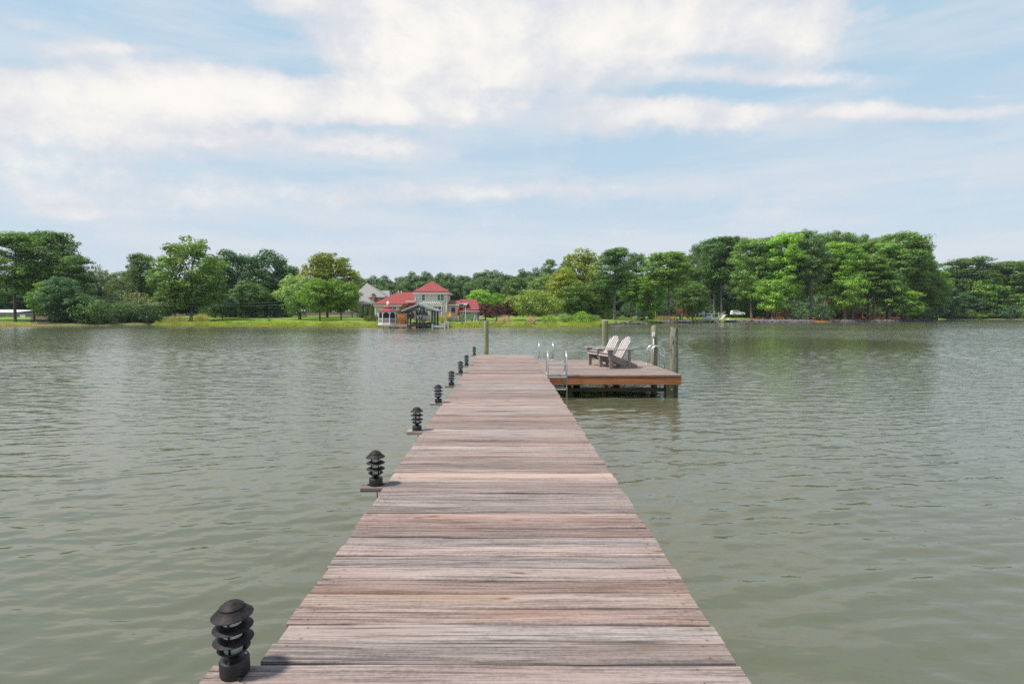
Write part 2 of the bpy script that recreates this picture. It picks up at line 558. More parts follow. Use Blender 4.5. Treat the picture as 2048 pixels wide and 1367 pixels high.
def leaf_mat(name):
    m = bpy.data.materials.new(name); m.use_nodes = True
    nt = m.node_tree; nt.nodes.clear()
    out = nt.nodes.new('ShaderNodeOutputMaterial')
    oi = nt.nodes.new('ShaderNodeObjectInfo'); oc = S(nt, oi.outputs['Color'])
    ge = nt.nodes.new('ShaderNodeNewGeometry'); isl = S(nt, ge.outputs['Random Per Island'])
    p = objc(nt)
    big = noise(nt, VM(nt, 'ADD', p, cxyz(nt, S(nt, oi.outputs['Random']) * 60.0, 0.0, 0.0)), .28, 3, .55)
    k = lerp(nt, isl, 0, 1, 1.35, 2.4) * lerp(nt, big, .3, .7, .78, 1.25)
    c = VM(nt, 'SCALE', oc, k)
    c = mixc(nt, sstep(nt, big, .5, .75) * .35, c, VM(nt, 'MULTIPLY', c, (1.45, 1.12, .7)))
    df = nt.nodes.new('ShaderNodeBsdfDiffuse'); put(nt, df.inputs[0], c)
    tl = nt.nodes.new('ShaderNodeBsdfTranslucent'); put(nt, tl.inputs[0], VM(nt, 'MULTIPLY', c, (1.25, 1.3, .7)))
    gl = nt.nodes.new('ShaderNodeBsdfGlossy'); gl.inputs['Roughness'].default_value = .45
    gl.inputs['Color'].default_value = (.8, .85, .9, 1)
    m1 = nt.nodes.new('ShaderNodeMixShader'); m1.inputs[0].default_value = .34
    nt.links.new(df.outputs[0], m1.inputs[1]); nt.links.new(tl.outputs[0], m1.inputs[2])
    m2 = nt.nodes.new('ShaderNodeMixShader'); m2.inputs[0].default_value = .03
    nt.links.new(m1.outputs[0], m2.inputs[1]); nt.links.new(gl.outputs[0], m2.inputs[2])
    nt.links.new(m2.outputs[0], out.inputs[0])
    return m


LEAF = leaf_mat('foliage')


def bark_mat(name, c0, c1):
    m, nt, b, o = new_mat(name)
    n = noise(nt, mapping(nt, objc(nt), scale=(5, 5, 1.2)), 1.0, 4, .6)
    put(nt, b.inputs['Base Color'], mixc(nt, sstep(nt, n, .35, .65), c0, c1)); b.inputs['Roughness'].default_value = .9
    bump(nt, b, n, .05, .8)
    return m


BARK = bark_mat('pine_bark', (.09, .07, .07), (.22, .175, .165))
BARK2 = bark_mat('grey_bark', (.07, .06, .05), (.17, .15, .125))


# ------------------------------------------------------------------ water
def make_water():
    """real wave geometry in the part of the creek that can be seen, a flat sheet around it"""
    m = bpy.data.materials.new('creek_water'); m.use_nodes = True
    nt = m.node_tree; nt.nodes.clear()
    out = nt.nodes.new('ShaderNodeOutputMaterial')
    b = nt.nodes.new('ShaderNodeBsdfPrincipled'); nt.links.new(b.outputs[0], out.inputs[0])
    p = geo_pos(nt)
    patch = noise(nt, mapping(nt, p, loc=(13, 5, 0), scale=(.02, .06, 1)), 1.0, 3, .5)

    def H(v):
        c = noise(nt, mapping(nt, v, loc=(4, 2, 0), rot=(0, 0, R(12)), scale=(1.6, 5.0, 1)), 1.0, 2, .5, .3) * .014
        d = noise(nt, mapping(nt, v, loc=(1, 7, 0), rot=(0, 0, R(20)), scale=(6, 13.0, 1)), 1.0, 2, .5) * .008
        return c + d

    e = .02
    h0 = H(p); hx = H(VM(nt, 'ADD', p, (e, 0, 0))); hy = H(VM(nt, 'ADD', p, (0, e, 0)))
    an = nt.nodes.new('ShaderNodeAttribute'); an.attribute_name = 'calm'
    # open water away from the pier is more ruffled
    _, py_, _ = xyz(nt, p)
    k = lerp(nt, patch, .36, .64, .6, 1.35) * sstep(nt, py_, 10.0, 62.0, 1.0, 2.3) * (1.0 - S(nt, an.outputs['Fac']) * .93)
    gn = S(nt, nt.nodes.new('ShaderNodeNewGeometry').outputs['Normal'])
    nrm = VM(nt, 'NORMALIZE', VM(nt, 'ADD', gn, cxyz(nt, (h0 - hx) / e * k, (h0 - hy) / e * k, 0.0)))
    nt.links.new(nrm.s, b.inputs['Normal'])
    murk = noise(nt, mapping(nt, p, scale=(.25, .25, 1)), 1.0, 3, .5)
    weed = noise(nt, mapping(nt, p, loc=(2, 3, 0), scale=(.8, 1.0, 1)), 1.0, 4, .6)
    c = mixc(nt, murk, (.086, .087, .050), (.104, .104, .064))
    c = mixc(nt, sstep(nt, weed, .60, .72) * .3, c, (.075, .082, .022))
    put(nt, b.inputs['Base Color'], c)
    b.inputs['Roughness'].default_value = .09; b.inputs['IOR'].default_value = 1.56
    # rows grow with distance, columns fan out
    ys = [1.2]
    while ys[-1] < 192: ys.append(ys[-1] + .028 + .0016 * ys[-1])
    ys = np.array(ys, dtype=np.float32); us = np.linspace(-1.12, 1.12, 470, dtype=np.float32)
    Yg, Ug = np.meshgrid(ys, us, indexing='ij'); Xg = Ug * Yg
    sp = .028 + .0016 * Yg + Yg * .0
    r = np.random.default_rng(9)
    z = np.zeros_like(Xg)
    n = 72
    lam = np.exp(np.linspace(math.log(.105), math.log(.8), n))
    for L in lam:
        th = math.pi / 2 + R(7) + r.normal(0, R(26)); kx, ky = math.cos(th) * 2 * math.pi / L, math.sin(th) * 2 * math.pi / L
        sl = WAVE_SLOPE / math.sqrt(n) * (1.3 if L < .45 else .7)
        A = sl * math.sqrt(2) * L / (2 * math.pi)
        fade = np.clip((L / sp - 2.2) / 1.6, 0, 1)
        # wave groups
        gx, gy = r.normal(0, .22 / L, 2); g = .65 + .6 * np.sin(Xg * gx + Yg * gy + r.uniform(0, 6.28))
        z += A * fade * g * np.sin(kx * Xg + ky * Yg + r.uniform(0, 6.28))
    pm = np.zeros_like(Xg)
    for _ in range(7):
        w = r.uniform(14, 60); a = r.uniform(0, math.pi)
        pm += np.sin(2 * math.pi * (Xg * math.cos(a) / w * .45 + Yg * math.sin(a) / w) + r.uniform(0, 6.28))
    z *= np.clip(1.0 + .17 * pm, .45, 1.6)
    z *= np.clip((192 - Yg) / 10, 0, 1) * (1 + .6 * np.clip((Yg - 15) / 45, 0, 1))
    # slick in the lee of the wooded point
    sm = lambda v, a, b: np.clip((v - a) / (b - a), 0, 1) ** 2 * (3 - 2 * np.clip((v - a) / (b - a), 0, 1))
    calm = np.exp(-((Yg - 36 + 2.5 * np.sin(Xg * .25)) / 11) ** 2) * sm(Ug, .22, .40) * (1 - sm(Ug, .68, .80))
    z *= 1 - .92 * calm
    co = np.stack([Xg, Yg, z], -1).astype(np.float32)
    nr, nc = Xg.shape
    i = np.arange((nr - 1) * (nc - 1)); rr, cc = i // (nc - 1), i % (nc - 1)
    q = np.stack([rr * nc + cc, rr * nc + cc + 1, (rr + 1) * nc + cc + 1, (rr + 1) * nc + cc], 1).astype(np.int32)
    # flat surroundings
    base = nr * nc
    Yl, Yn, E = float(ys[-1]), float(ys[0]), 1.12
    ex = [(-E * Yn, Yn), (E * Yn, Yn), (E * Yl, Yl), (-E * Yl, Yl), (-1500, -400), (1500, -400), (1500, 900), (-1500, 900)]
    exv = np.array([(x, y, 0.0) for x, y in ex], dtype=np.float32)
    exq = np.array([(4, 5, 1, 0), (5, 6, 2, 1), (6, 7, 3, 2), (7, 4, 0, 3)], dtype=np.int32) + base
    co = np.concatenate([co.reshape(-1, 3), exv]); q = np.concatenate([q, exq])
    me = bpy.data.meshes.new('water')
    me.vertices.add(len(co)); me.vertices.foreach_set('co', co.reshape(-1))
    me.loops.add(len(q) * 4); me.loops.foreach_set('vertex_index', q.reshape(-1))
    me.polygons.add(len(q)); me.polygons.foreach_set('loop_start', np.arange(0, len(q) * 4, 4, dtype=np.int32))
    me.polygons.foreach_set('loop_total', np.full(len(q), 4, dtype=np.int32))
    me.polygons.foreach_set('use_smooth', np.ones(len(q), dtype=bool))
    at = me.attributes.new('calm', 'FLOAT', 'POINT')
    at.data.foreach_set('value', np.concatenate([calm.reshape(-1), np.zeros(8)]).astype(np.float32))
    me.materials.append(m); me.update(calc_edges=True)
    o = bpy.data.objects.new('water', me); COL.objects.link(o)
    tag(o, 'rippled olive green creek water', None, None, 'structure')


WAVE_SLOPE = .085
make_water()

# ------------------------------------------------------------------ land
# shoreline: photo column -> distance of the water's edge
SHORE = [(-1700, 120), (-700, 95), (-300, 84), (0, 85), (120, 87), (200, 90), (300, 96), (330, 93), (420, 92), (520, 88), (650, 84),
         (750, 80.5), (800, 81), (900, 80.5), (1000, 82), (1120, 84), (1195, 88), (1230, 101), (1300, 110), (1370, 122),
         (1460, 128), (1520, 128), (1650, 129), (1780, 134), (1845, 141), (1868, 148), (1876, 182), (1960, 186), (2100, 180), (2300, 176), (3200, 210), (4600, 260)]
PROF = [(-6, -1.2), (-1.2, -.25), (0, .03), (.7, .26), (2.5, .42), (7, .6), (16, .8), (32, 1.05), (60, 1.3), (110, 1.9), (220, 3.0), (500, 5), (1600, 8)]


def shore_y(px):
    return float(np.interp(px, [a for a, _ in SHORE], [b for _, b in SHORE]))


def ground_z(px, Y):
    return float(np.interp(Y - shore_y(px), [a for a, _ in PROF], [b for _, b in PROF]))


def make_land():
    cols = sorted(set([a for a, _ in SHORE] + list(range(-200, 2300, 18)) + [1869, 1871, 1873, 1875]))
    vs, fs, zone = [], [], []
    extra = sorted(set([a for a, _ in PROF] + [1.5, 4.5, 11, 23, 42, 80]))
    for c in cols:
        jag = (math.sin(c * .11) + math.sin(c * .047 + 1)) * .35
        for off in extra:
            Y = shore_y(c) + off + (jag if off < 3 else 0)
            z = float(np.interp(off, [a for a, _ in PROF], [b for _, b in PROF]))
            if off > 1: z += .06 * math.sin(c * .05 + off * .3)
            vs.append((PX(c, Y), Y, z))
            straw = 0.0
            if 1508 < c < 1870 and off < 24: straw = 1.0
            litter = 0.0
            if (60 < c < 315 or c > 1876) and off > 1: litter = 1.0
            if 430 < c < 590 and off > 34: litter = 1.0
            if 1200 <= c < 1510 and off > 32: litter = 1.0
            if off > 70: litter = 1.0
            zone.append((straw, litter, 0, 1))
    n = len(extra)
    for i in range(len(cols) - 1):
        for j in range(n - 1):
            fs.append((i * n + j, (i + 1) * n + j, (i + 1) * n + j + 1, i * n + j + 1))
    me = bpy.data.meshes.new('ground'); me.from_pydata(vs, [], fs)
    ca = me.color_attributes.new('zone', 'FLOAT_COLOR', 'POINT')
    ca.data.foreach_set('color', [v for q in zone for v in q])
    m, nt, b, o = new_mat('lawn_and_litter')
    p = geo_pos(nt)
    at = nt.nodes.new('ShaderNodeAttribute'); at.attribute_name = 'zone'
    zr, zg, _ = xyz(nt, S(nt, at.outputs['Color']))
    n1 = noise(nt, p, .35, 4, .6); n2 = noise(nt, p, 3.0, 4, .6); n3 = noise(nt, p, 12.0, 3, .6)
    g = mixc(nt, sstep(nt, n1 * .6 + n2 * .4, .35, .65), (.115, .195, .03), (.19, .275, .042))
    g = VM(nt, 'SCALE', g, lerp(nt, n3, .3, .7, .75, 1.25))
    dry = noise(nt, mapping(nt, p, scale=(.12, .3, 1)), 1.0, 4, .6)
    g = mixc(nt, sstep(nt, dry, .52, .7) * .45, g, (.17, .145, .055))
    lit = mixc(nt, n2, (.05, .04, .025), (.11, .085, .05))
    st = mixc(nt, sstep(nt, n2, .35, .65), (.24, .075, .03), (.36, .14, .05))
    c = mixc(nt, sstep(nt, zg + (n2 - .5) * .5, .4, .6), g, lit)
    c = mixc(nt, sstep(nt, zr + (n2 - .5) * .7, .4, .6), c, st)
    _, _, z = xyz(nt, p)
    c = mixc(nt, sstep(nt, z + (n2 - .5) * .2, .28, .1), c, (.13, .10, .06))
    put(nt, b.inputs['Base Color'], c); b.inputs['Roughness'].default_value = .95
    b.inputs['Specular IOR Level'].default_value = .1
    bump(nt, b, n3, .08, .8)
    me.materials.append(m); me.update()
    ob = bpy.data.objects.new('ground', me); COL.objects.link(ob)
    tag(ob, 'green lawns and wooded banks of the far shore', None, None, 'structure')


make_land()

# ------------------------------------------------------------------ pier
DZ = 0.54                     # top of the decking above the water
XL, XR = -.983, .925          # pier edges
PITCH, PW, PT = .144, .1355, .038


def plank_mesh(name, L, mat, seed):
    """board along x, top at z=0, eased edges, slightly wavy long sides"""
    r = random.Random(seed)
    n = 7; c = .004
    vs, fs = [], []
    ph = r.uniform(0, 6)
    for i in range(n + 1):
        x = -L / 2 + L * i / n
        w = PW / 2
        d0 = r.uniform(-.0022, .0022); d1 = r.uniform(-.0022, .0022)
        zc = .0025 * math.sin(ph + i * .9)
        prof = [(-w + d0, -PT), (-w + d0, -c + zc), (-w + c + d0, zc + .0012), (w - c + d1, zc + .0012), (w + d1, -c + zc), (w + d1, -PT)]
        vs += [(x, a, b) for a, b in prof]
    k = 6
    for i in range(n):
        for j in range(k):
            fs.append((i * k + j, i * k + (j + 1) % k, (i + 1) * k + (j + 1) % k, (i + 1) * k + j))
    fs.append(tuple(range(k))); fs.append(tuple(reversed(range(n * k, n * k + k))))
    me = bpy.data.meshes.new(name); me.from_pydata(vs, [], [tuple(reversed(f)) for f in fs]); me.materials.append(mat); me.update()
    return me


LAMP_Y = [2.21, 4.65, 6.80, 8.95, 11.2, 13.4, 15.5, 19.28]
W = XR - XL
plank_meshes = [plank_mesh('plank', W, DECK, s) for s in range(9)]
long_meshes = [plank_mesh('plank', W + .19, DECK, s) for s in range(20, 23)]
new_plank = plank_mesh('plank', W, NEWDECK, 40)
orange_plank = plank_mesh('plank', W, ORANGEDECK, 41)

pier = thing('wooden_pier', 'long weathered grey plank pier running out over the water from the camera', 'pier', (0, 0, 0))
NPL = int((19.6 - 1.0) / PITCH)
Y0 = 19.56 - NPL * PITCH
prg = random.Random(5)
lamp_rows = {}
for ly in LAMP_Y:
    lamp_rows[int(round((ly - Y0 - PITCH / 2) / PITCH))] = ly
new_row = int(round((4.92 - Y0 - PITCH / 2) / PITCH)); or_row = int(round((2.775 - Y0 - PITCH / 2) / PITCH))
LAMP_POS = []
for i in range(NPL):
    y = Y0 + (i + .5) * PITCH + prg.uniform(-.002, .002)
    xc = (XL + XR) / 2 + prg.uniform(-.013, .013)
    me = prg.choice(plank_meshes)
    if i == new_row: me = new_plank
    if i == or_row: me = orange_plank
    if i in lamp_rows:
        me = prg.choice(long_meshes); xc -= .095
        LAMP_POS.append((XL - .075, y))
    rx, ry, rz = prg.uniform(-.010, .010), prg.uniform(-.0012, .0012), prg.uniform(-.0022, .0022) - .003
    flip = math.pi if (prg.random() < .5 and i not in lamp_rows) else 0.0
    o = link_mesh('plank', me, pier, (xc, y, DZ + prg.uniform(-.003, .003)), (rx, ry, rz + flip))
    if i == new_row: o['label'] = 'pale fresh replacement plank'
    if i == or_row: o['label'] = 'orange toned knotty plank'
for x in (XL + .07, (XL + XR) / 2, XR - .07):
    MB().bb(x - .022, x + .022, 1.0, 19.5, DZ - PT - .205, DZ - PT - .006).build('stringer', JOIST, pier)
for y in (3.5, 7.0, 10.5, 14.2, 18.0):
    MB().bb(XL + .02, XR - .02, y - .1, y - .055, DZ - .46, DZ - .245).build('cross_beam', JOIST, pier)
    for x in (XL + .28, XR - .28):
        MB().tube([(x, y + .05, -1.5), (x, y + .05, DZ - .06)], .1, 12).build('piling', PILE, pier, True, auto=40)


def piling(parent, x, y, r, ztop, mat, seed):
    q = random.Random(seed)
    zs = [-1.6, -.3, .0, .25, .55, .9, 1.2, ztop - .012, ztop]
    zs = sorted(set([z for z in zs if z <= ztop]))
    pts = [(x + q.uniform(-.004, .004), y + q.uniform(-.004, .004), z) for z in zs]
    rr = [r * (1 + q.uniform(-.03, .03)) for z in zs]; rr[-1] = r * .93
    return MB().tube(pts, rr, 14).build('piling', mat, parent, True, auto=40)


piling(pier, -.665, 19.72, .082, 1.68, PILE, 1)
# cable loops under the lamp boards
for k, (x, y) in enumerate(LAMP_POS[1:]):
    MB().tube([(x + .02, y - .05, DZ - .036), (x + .025, y - .062, DZ - .075), (x + .05, y - .066, DZ - .095), (x + .085, y - .05, DZ - .08), (x + .11, y - .03, DZ - .05)],
              .0045, 6).build('cable', CABLE, pier, True)


# ------------------------------------------------------------------ pagoda lamps
def make_lamp():
    root = thing('pagoda_lamp', '', 'lamp')
    b = MB(); b.lathe([(.061, 0), (.0625, .004), (.0625, .056), (.060, .0605), (.057, .062)], n=28)
    base = b.build('base_box', BLACK, root, True, auto=35)
    for a in (.4, 2.5, 4.6):
        MB().lathe([(.006, .0615), (.006, .065)], (.047 * math.cos(a), .047 * math.sin(a), 0), 8).build('screw', STEEL, base)
    for a in (-1.57, 1.2):
        MB().box((.067 * math.cos(a), .067 * math.sin(a), .0035), (.022, .022, .006), a).build('lug', BLACK, base)
    MB().lathe([(.036, .0622), (.03, .067), (.014, .074), (.013, .074), (.013, .102)], n=20).build('stem', BLACK, root, True, auto=35)
    MB().lathe([(.014, .074), (.03, .079), (.052, .090), (.067, .100), (.0695, .1035), (.067, .105), (.05, .096), (.03, .087), (.018, .083)], n=28).build('bowl', BLACK, root, True, auto=50)
    MB().lathe([(.041, .088), (.041, .252)], n=20).build('lens', LENS, root, True, auto=40)
    for z in (.143, .193):
        MB().lathe([(.046, z + .010), (.06, z + .006), (.083, z - .005), (.085, z - .007), (.0835, z - .009), (.06, z + .001), (.045, z + .005)], n=32).build('tier_shade', CAPM, root, True, auto=60)
    for k in range(4):
        a = k * math.pi / 2 + .5
        MB().tube([(.0455 * math.cos(a), .0455 * math.sin(a), .095), (.0455 * math.cos(a), .0455 * math.sin(a), .252)], .0048, 6).build('strut', BLACK, root, True)
    cap = MB().lathe([(.04, .243), (.078, .236), (.0865, .2335), (.0875, .236), (.07, .250), (.052, .262), (.0515, .2635), (.053, .2645), (.052, .269), (.035, .281), (.015, .288), (.004, .290)], n=36).build('cap', CAPM, root, True, auto=40)
    return root


lamp0 = make_lamp()
LAMP_LABEL = ['large black tiered pagoda lamp nearest the camera at bottom left', 'second black pagoda lamp from the camera, beside the pale new plank',
              'third black pagoda lamp from the camera along the left pier edge', 'fourth black pagoda lamp from the camera along the left pier edge',
              'fifth black pagoda lamp from the camera along the left pier edge', 'third black pagoda lamp back from the far end of the pier',
              'second black pagoda lamp back from the far end of the pier', 'tiny black pagoda lamp at the far end of the pier by the green piling']
for k, (x, y) in enumerate(LAMP_POS):
    o = lamp0 if k == 0 else copy_tree(lamp0)
    o.scale = (.88, .88, .97)
    o.location = (x + (.0 if k else .004), y + (0 if k else .014), DZ + .0045); o.rotation_euler = (R(prg.uniform(-2.2, 2.2)), R(prg.uniform(-2.2, 2.2)), prg.uniform(0, 6.28))
    tag(o, LAMP_LABEL[k], 'lamp', 'pagoda lamps along the left edge of the pier')

# ------------------------------------------------------------------ swim platform
QX0, QX1, QY0, QY1 = XR + .012, 4.03, 13.06, 17.16
plat = thing('swim_platform', 'square weathered swim platform with orange front board and round pilings beside the pier', 'platform', (QX0, QY0, 0))
pmesh = [plank_mesh('plank', QX1 - QX0 + .02, DECK, s) for s in range(50, 56)]
npl = int((QY1 - QY0) / PITCH) + 1
for i in range(npl):
    y = QY0 + PW / 2 - .012 + i * (QY1 - QY0 - PW + .03) / (npl - 1)
    o = link_mesh('plank', prg.choice(pmesh), plat, ((QX1 - QX0) / 2 + prg.uniform(-.006, .006), y - QY0, DZ + prg.uniform(-.002, .002)),
                  (prg.uniform(-.006, .006), 0, prg.uniform(-.0015, .0015) + (math.pi if prg.random() < .5 else 0)))
fz1 = DZ - PT - .004; fz0 = fz1 - .185
MB().bb(QX0 + .005, QX1, QY0, QY0 + .042, fz0, fz1).build('fascia_board', FASCIA, plat, bevel=.003)['label'] = 'orange brown grained front board'
MB().bb(QX1 - .045, QX1 - .003, QY0 + .044, QY1 - .005, fz0, fz1).build('fascia_board', FASCIA, plat)
MB().bb(QX0 + .005, QX1, QY1 - .003, QY1 + .036, fz1 - .1, fz1).build('fascia_board', FASCIA, plat)
for k in range(6):
    y = QY0 + .6 + k * .58
    MB().bb(QX0 + .02, QX1 - .05, y, y + .042, fz1 - .12, fz1).build('joist', JOIST, plat)
for y in (QY0 + .26, QY0 + 2.6):
    MB().bb(QX0 + .05, QX1 + .0, y, y + .07, fz0 - .19, fz0 - .11).build('cross_beam', JOIST, plat)
MB().bb(3.70, 3.875, QY0 + .06, QY0 + .235, -1.5, fz0 + .06).build('square_post', PILE, plat, bevel=.008)
MB().bb(1.4, 1.56, QY0 + .35, QY0 + .5, -1.5, fz0 - .03).build('square_post', PILE, plat, bevel=.008)
for z in (.2,):
    MB().tube([(3.82, QY0 + .065, z), (3.82, QY0 + .045, z)], .022, 8).build('bolt', STEEL, plat)
piling(plat, 4.145, 14.02, .099, 1.6, PILE2, 4)
piling(plat, 4.135, 15.85, .093, 1.585, PILE, 3)
piling(plat, 3.03, 17.36, .094, 1.735, PILE, 2)
piling(plat, 1.9, 15.2, .09, fz0 - .02, PILE, 6)
piling(plat, 2.9, 14.9, .09, fz0 - .02, PILE, 7)
piling(plat, 1.05, 16.9, .09, fz0 - .02, PILE, 8)

# ------------------------------------------------------------------ ladders
def make_ladder(name, label, loc, rz, w=.42, rad=.185, top=.53):
    root = thing(name, label, 'ladder', loc, rz, 'swim ladders on the platform')
    for s in (-1, 1):
        y = s * w / 2
        pts = [(-rad, y, 0), (-rad, y, top - rad)]
        pts += [(-rad * math.cos(a), y, top - rad + rad * math.sin(a)) for a in [math.pi * k / 10 for k in range(1, 10)]]
        pts += [(rad, y, top - rad), (rad, y, -1.15)]
        rl = MB().tube(pts, .0185, 10).build('rail', ALU, root, True, world=False)
        MB().lathe([(.038, .0), (.038, .006), (.024, .012), (.022, .03)], (-rad, y, .0035), 14).build('flange', ALU, rl, True, world=False, auto=40)
    for z in (.26, -.03, -.30, -.58):
        MB().box((rad, 0, z), (.065, w - .03, .03)).build('step', ALU, root, world=False, bevel=.004)
    return root


make_ladder('swim_ladder', 'aluminium swim ladder on the front edge of the platform beside the pier', (1.165, QY0 - .06, DZ + .004), R(-90))
make_ladder('swim_ladder', 'far aluminium swim ladder on the back edge of the platform by the pier', (1.215, QY1 + .06, DZ + .004), R(90))
make_ladder('swim_ladder', 'hooped aluminium swim ladder on the right edge beside the outlet piling', (QX1 + .035, 15.46, DZ + .004), 0)

# ------------------------------------------------------------------ outlet box on the piling
ob_ = thing('outlet_box', 'small white electrical outlet box with conduit fixed to the middle right piling', 'outlet', (4.085, 15.74, DZ))
MB().bb(4.045, 4.125, 15.70, 15.757, 1.30, 1.425).build('box', PVC, ob_, bevel=.006)
MB().bb(4.06, 4.11, 15.692, 15.701, 1.33, 1.40).build('cover_plate', WHITE, ob_)
MB().tube([(4.085, 15.733, DZ + .004), (4.085, 15.733, 1.302)], .016, 8).build('conduit', PVC, ob_, True)

# ------------------------------------------------------------------ adirondack chairs
def make_chair():
    root = thing('adirondack_chair', '', 'chair')
    fl = .285
    for s in (-1, 1):
        MB().bb(-.095, -.005, s * fl - .014, s * fl + .014, 0, .49).build('front_leg', CHAIRD, root, world=False, bevel=.003)
        MB().bb(-.635, -.56, s * fl - .014, s * fl + .014, .0, .488).build('rear_leg', CHAIRD, root, world=False, bevel=.003)
        # stringer: from the front top down to the ground behind
        yo = s * (fl - .03)
        poly = [(.015, .375), (.015, .25), (-.70, .0), (-.83, .0), (-.855, .035), (-.845, .085), (-.42, .255), (-.05, .385)]
        MB().extrude([(x, yo - .013, z) for x, z in poly], (0, .026, 0)).build('stringer', CHAIRD, root, world=False)
        # arm, wider at the front
        ya = s * (fl + .005)
        arm = [(.075, -.06), (.085, 0), (.075, .06), (.02, .075), (-.25, .068), (-.60, .04), (-.70, .03), (-.70, -.03), (-.60, -.04), (-.25, -.05), (.02, -.062)]
        MB().extrude([(x, ya + (y if s > 0 else -y), .4905) for x, y in arm], (0, 0, .024)).build('arm', CHAIRW, root, world=False)
        br = [(-.015, .488), (.055, .488), (-.015, .37)]
        MB().extrude([(x + .012, s * fl - .012, z - .002) for x, z in br], (0, .024, 0)).build('arm_bracket', CHAIRD, root, world=False)
    MB().bb(.017, .036, -.27, .27, .325, .366).build('front_apron', CHAIRW, root, world=False)
    for k in range(5):
        x = -.02 - k * .088; z = .398 - k * .037
        MB().box((x, 0, z), (.08, .56, .02), 0, 0, R(-23)).build('seat_slat', CHAIRW, root, world=False, bevel=.003)
    # fan of back slats leaning back
    lean = R(30)
    ax = Vector((-math.sin(lean), 0, math.cos(lean))); nn = Vector((math.cos(lean), 0, math.sin(lean)))
    base = Vector((-.40, 0, .235))
    for k in range(-2, 3):
        L = .69 - .024 * k * k
        yb, yt = k * .083, k * .099
        wb, wt = .030, .0375
        pr = [(yb - wb, 0), (yb + wb, 0), (yt + wt, L - .03 - .018 * max(k, 0)), (yt + wt * .55, L - .004 - .01 * max(k, 0)), (yt, L), (yt - wt * .55, L - .004 - .01 * max(-k, 0)), (yt - wt, L - .03 - .018 * max(-k, 0))]
        MB().extrude([base + ax * q + Vector((0, y, 0)) for y, q in pr], nn * .019).build('back_slat', CHAIRW, root, world=False)
    for q, ww in ((.08, .44), (.33, .50)):
        c = base + ax * q - nn * .016
        MB().box(c, (.028, ww, .07), 0, 0, -lean).build('back_brace', CHAIRD, root, world=False)
    MB().bb(-.70, -.628, -.30, .30, .462, .4885).build('arm_brace', CHAIRD, root, world=False)
    return root


fdir = Vector((-.954, -.30)); sfar = Vector((-.30, .954)); ang = math.atan2(fdir.y, fdir.x)
nearleg = Vector((2.63, 14.42))
ch = make_chair()
c1 = nearleg + sfar * .285
ch.location = (c1.x, c1.y, DZ + .003); ch.rotation_euler = (0, 0, ang); ch.scale = (.96, .96, .96)
tag(ch, 'weathered adirondack chair nearer the platform front, right one of the pair', 'chair', 'adirondack chairs on the swim platform')
c2 = nearleg + sfar * (.285 + .66)
chb = copy_tree(ch); chb.location = (c2.x + .02, c2.y, DZ + .003); chb.rotation_euler = (0, 0, ang + .05)
tag(chb, 'weathered adirondack chair further back, left one of the pair on the platform', 'chair', 'adirondack chairs on the swim platform')

# ------------------------------------------------------------------ trees: prototype meshes
def unit(n, r):
    v = r.normal(size=(n, 3)); return v / np.linalg.norm(v, axis=1, keepdims=True)


class Foliage:
    def __init__(s, seed):
        s.r = np.random.default_rng(seed); s.c, s.n, s.s, s.a = [], [], [], []

    def clump(s, c, rad, n, size, aspect=.6, jit=.55, up=.25, low=-.45):
        d = unit(n * 2, s.r); d = d[d[:, 2] > low - s.r.random(len(d)) * .5][:n]
        k = len(d); rad = np.array(rad)
        # lumpy surface
        lump = 1 + .18 * np.sin(d[:, 0] * 5 + s.r.random() * 6) * np.cos(d[:, 1] * 6 + s.r.random() * 6)
        q = (.5 + .55 * s.r.random(k) ** .55)[:, None] * lump[:, None]
        s.c.append(np.array(c) + d * rad * q)
        nn = d / rad; nn /= np.linalg.norm(nn, axis=1, keepdims=True)
        nn = nn + unit(k, s.r) * jit; nn[:, 2] += up
        s.n.append(nn / np.linalg.norm(nn, axis=1, keepdims=True))
        s.s.append(size * (.6 + .8 * s.r.random(k))); s.a.append(np.full(k, aspect))

    def mesh(s, name):
        c = np.concatenate(s.c); n = np.concatenate(s.n); sz = np.concatenate(s.s)[:, None]; a = np.concatenate(s.a)[:, None]
        t = np.cross(n, unit(len(c), s.r)); t /= np.linalg.norm(t, axis=1, keepdims=True) + 1e-9
        b = np.cross(n, t)
        N = len(c)
        v = np.empty((N, 4, 3))
        v[:, 0] = c - t * sz; v[:, 1] = c - b * sz * a; v[:, 2] = c + t * sz; v[:, 3] = c + b * sz * a
        me = bpy.data.meshes.new(name)
        me.vertices.add(N * 4); me.vertices.foreach_set('co', v.reshape(-1).astype(np.float32))
        me.loops.add(N * 4); me.loops.foreach_set('vertex_index', np.arange(N * 4, dtype=np.int32))
        me.polygons.add(N); me.polygons.foreach_set('loop_start', np.arange(0, N * 4, 4, dtype=np.int32))
        me.polygons.foreach_set('loop_total', np.full(N, 4, dtype=np.int32))
        me.materials.append(LEAF); me.update(calc_edges=True)
        return me


def limb(mb, a, b, r0, r1, r, n=6, sag=.08, seg=3):
    a, b = Vector(a), Vector(b); L = (b - a).length
    pts, rr = [], []
    for i in range(seg + 1):
        t = i / seg
        p = a.lerp(b, t)
        if 0 < i < seg: p += Vector((r.uniform(-1, 1), r.uniform(-1, 1), r.uniform(-.3, 1))) * L * sag * .5
        pts.append(p); rr.append(r0 + (r1 - r0) * t)
    mb.tube(pts, rr, n)


PROTO = {}


def proto(key, trunk, crown, h, w):
    PROTO.setdefault(key, []).append((trunk, crown, h, w))


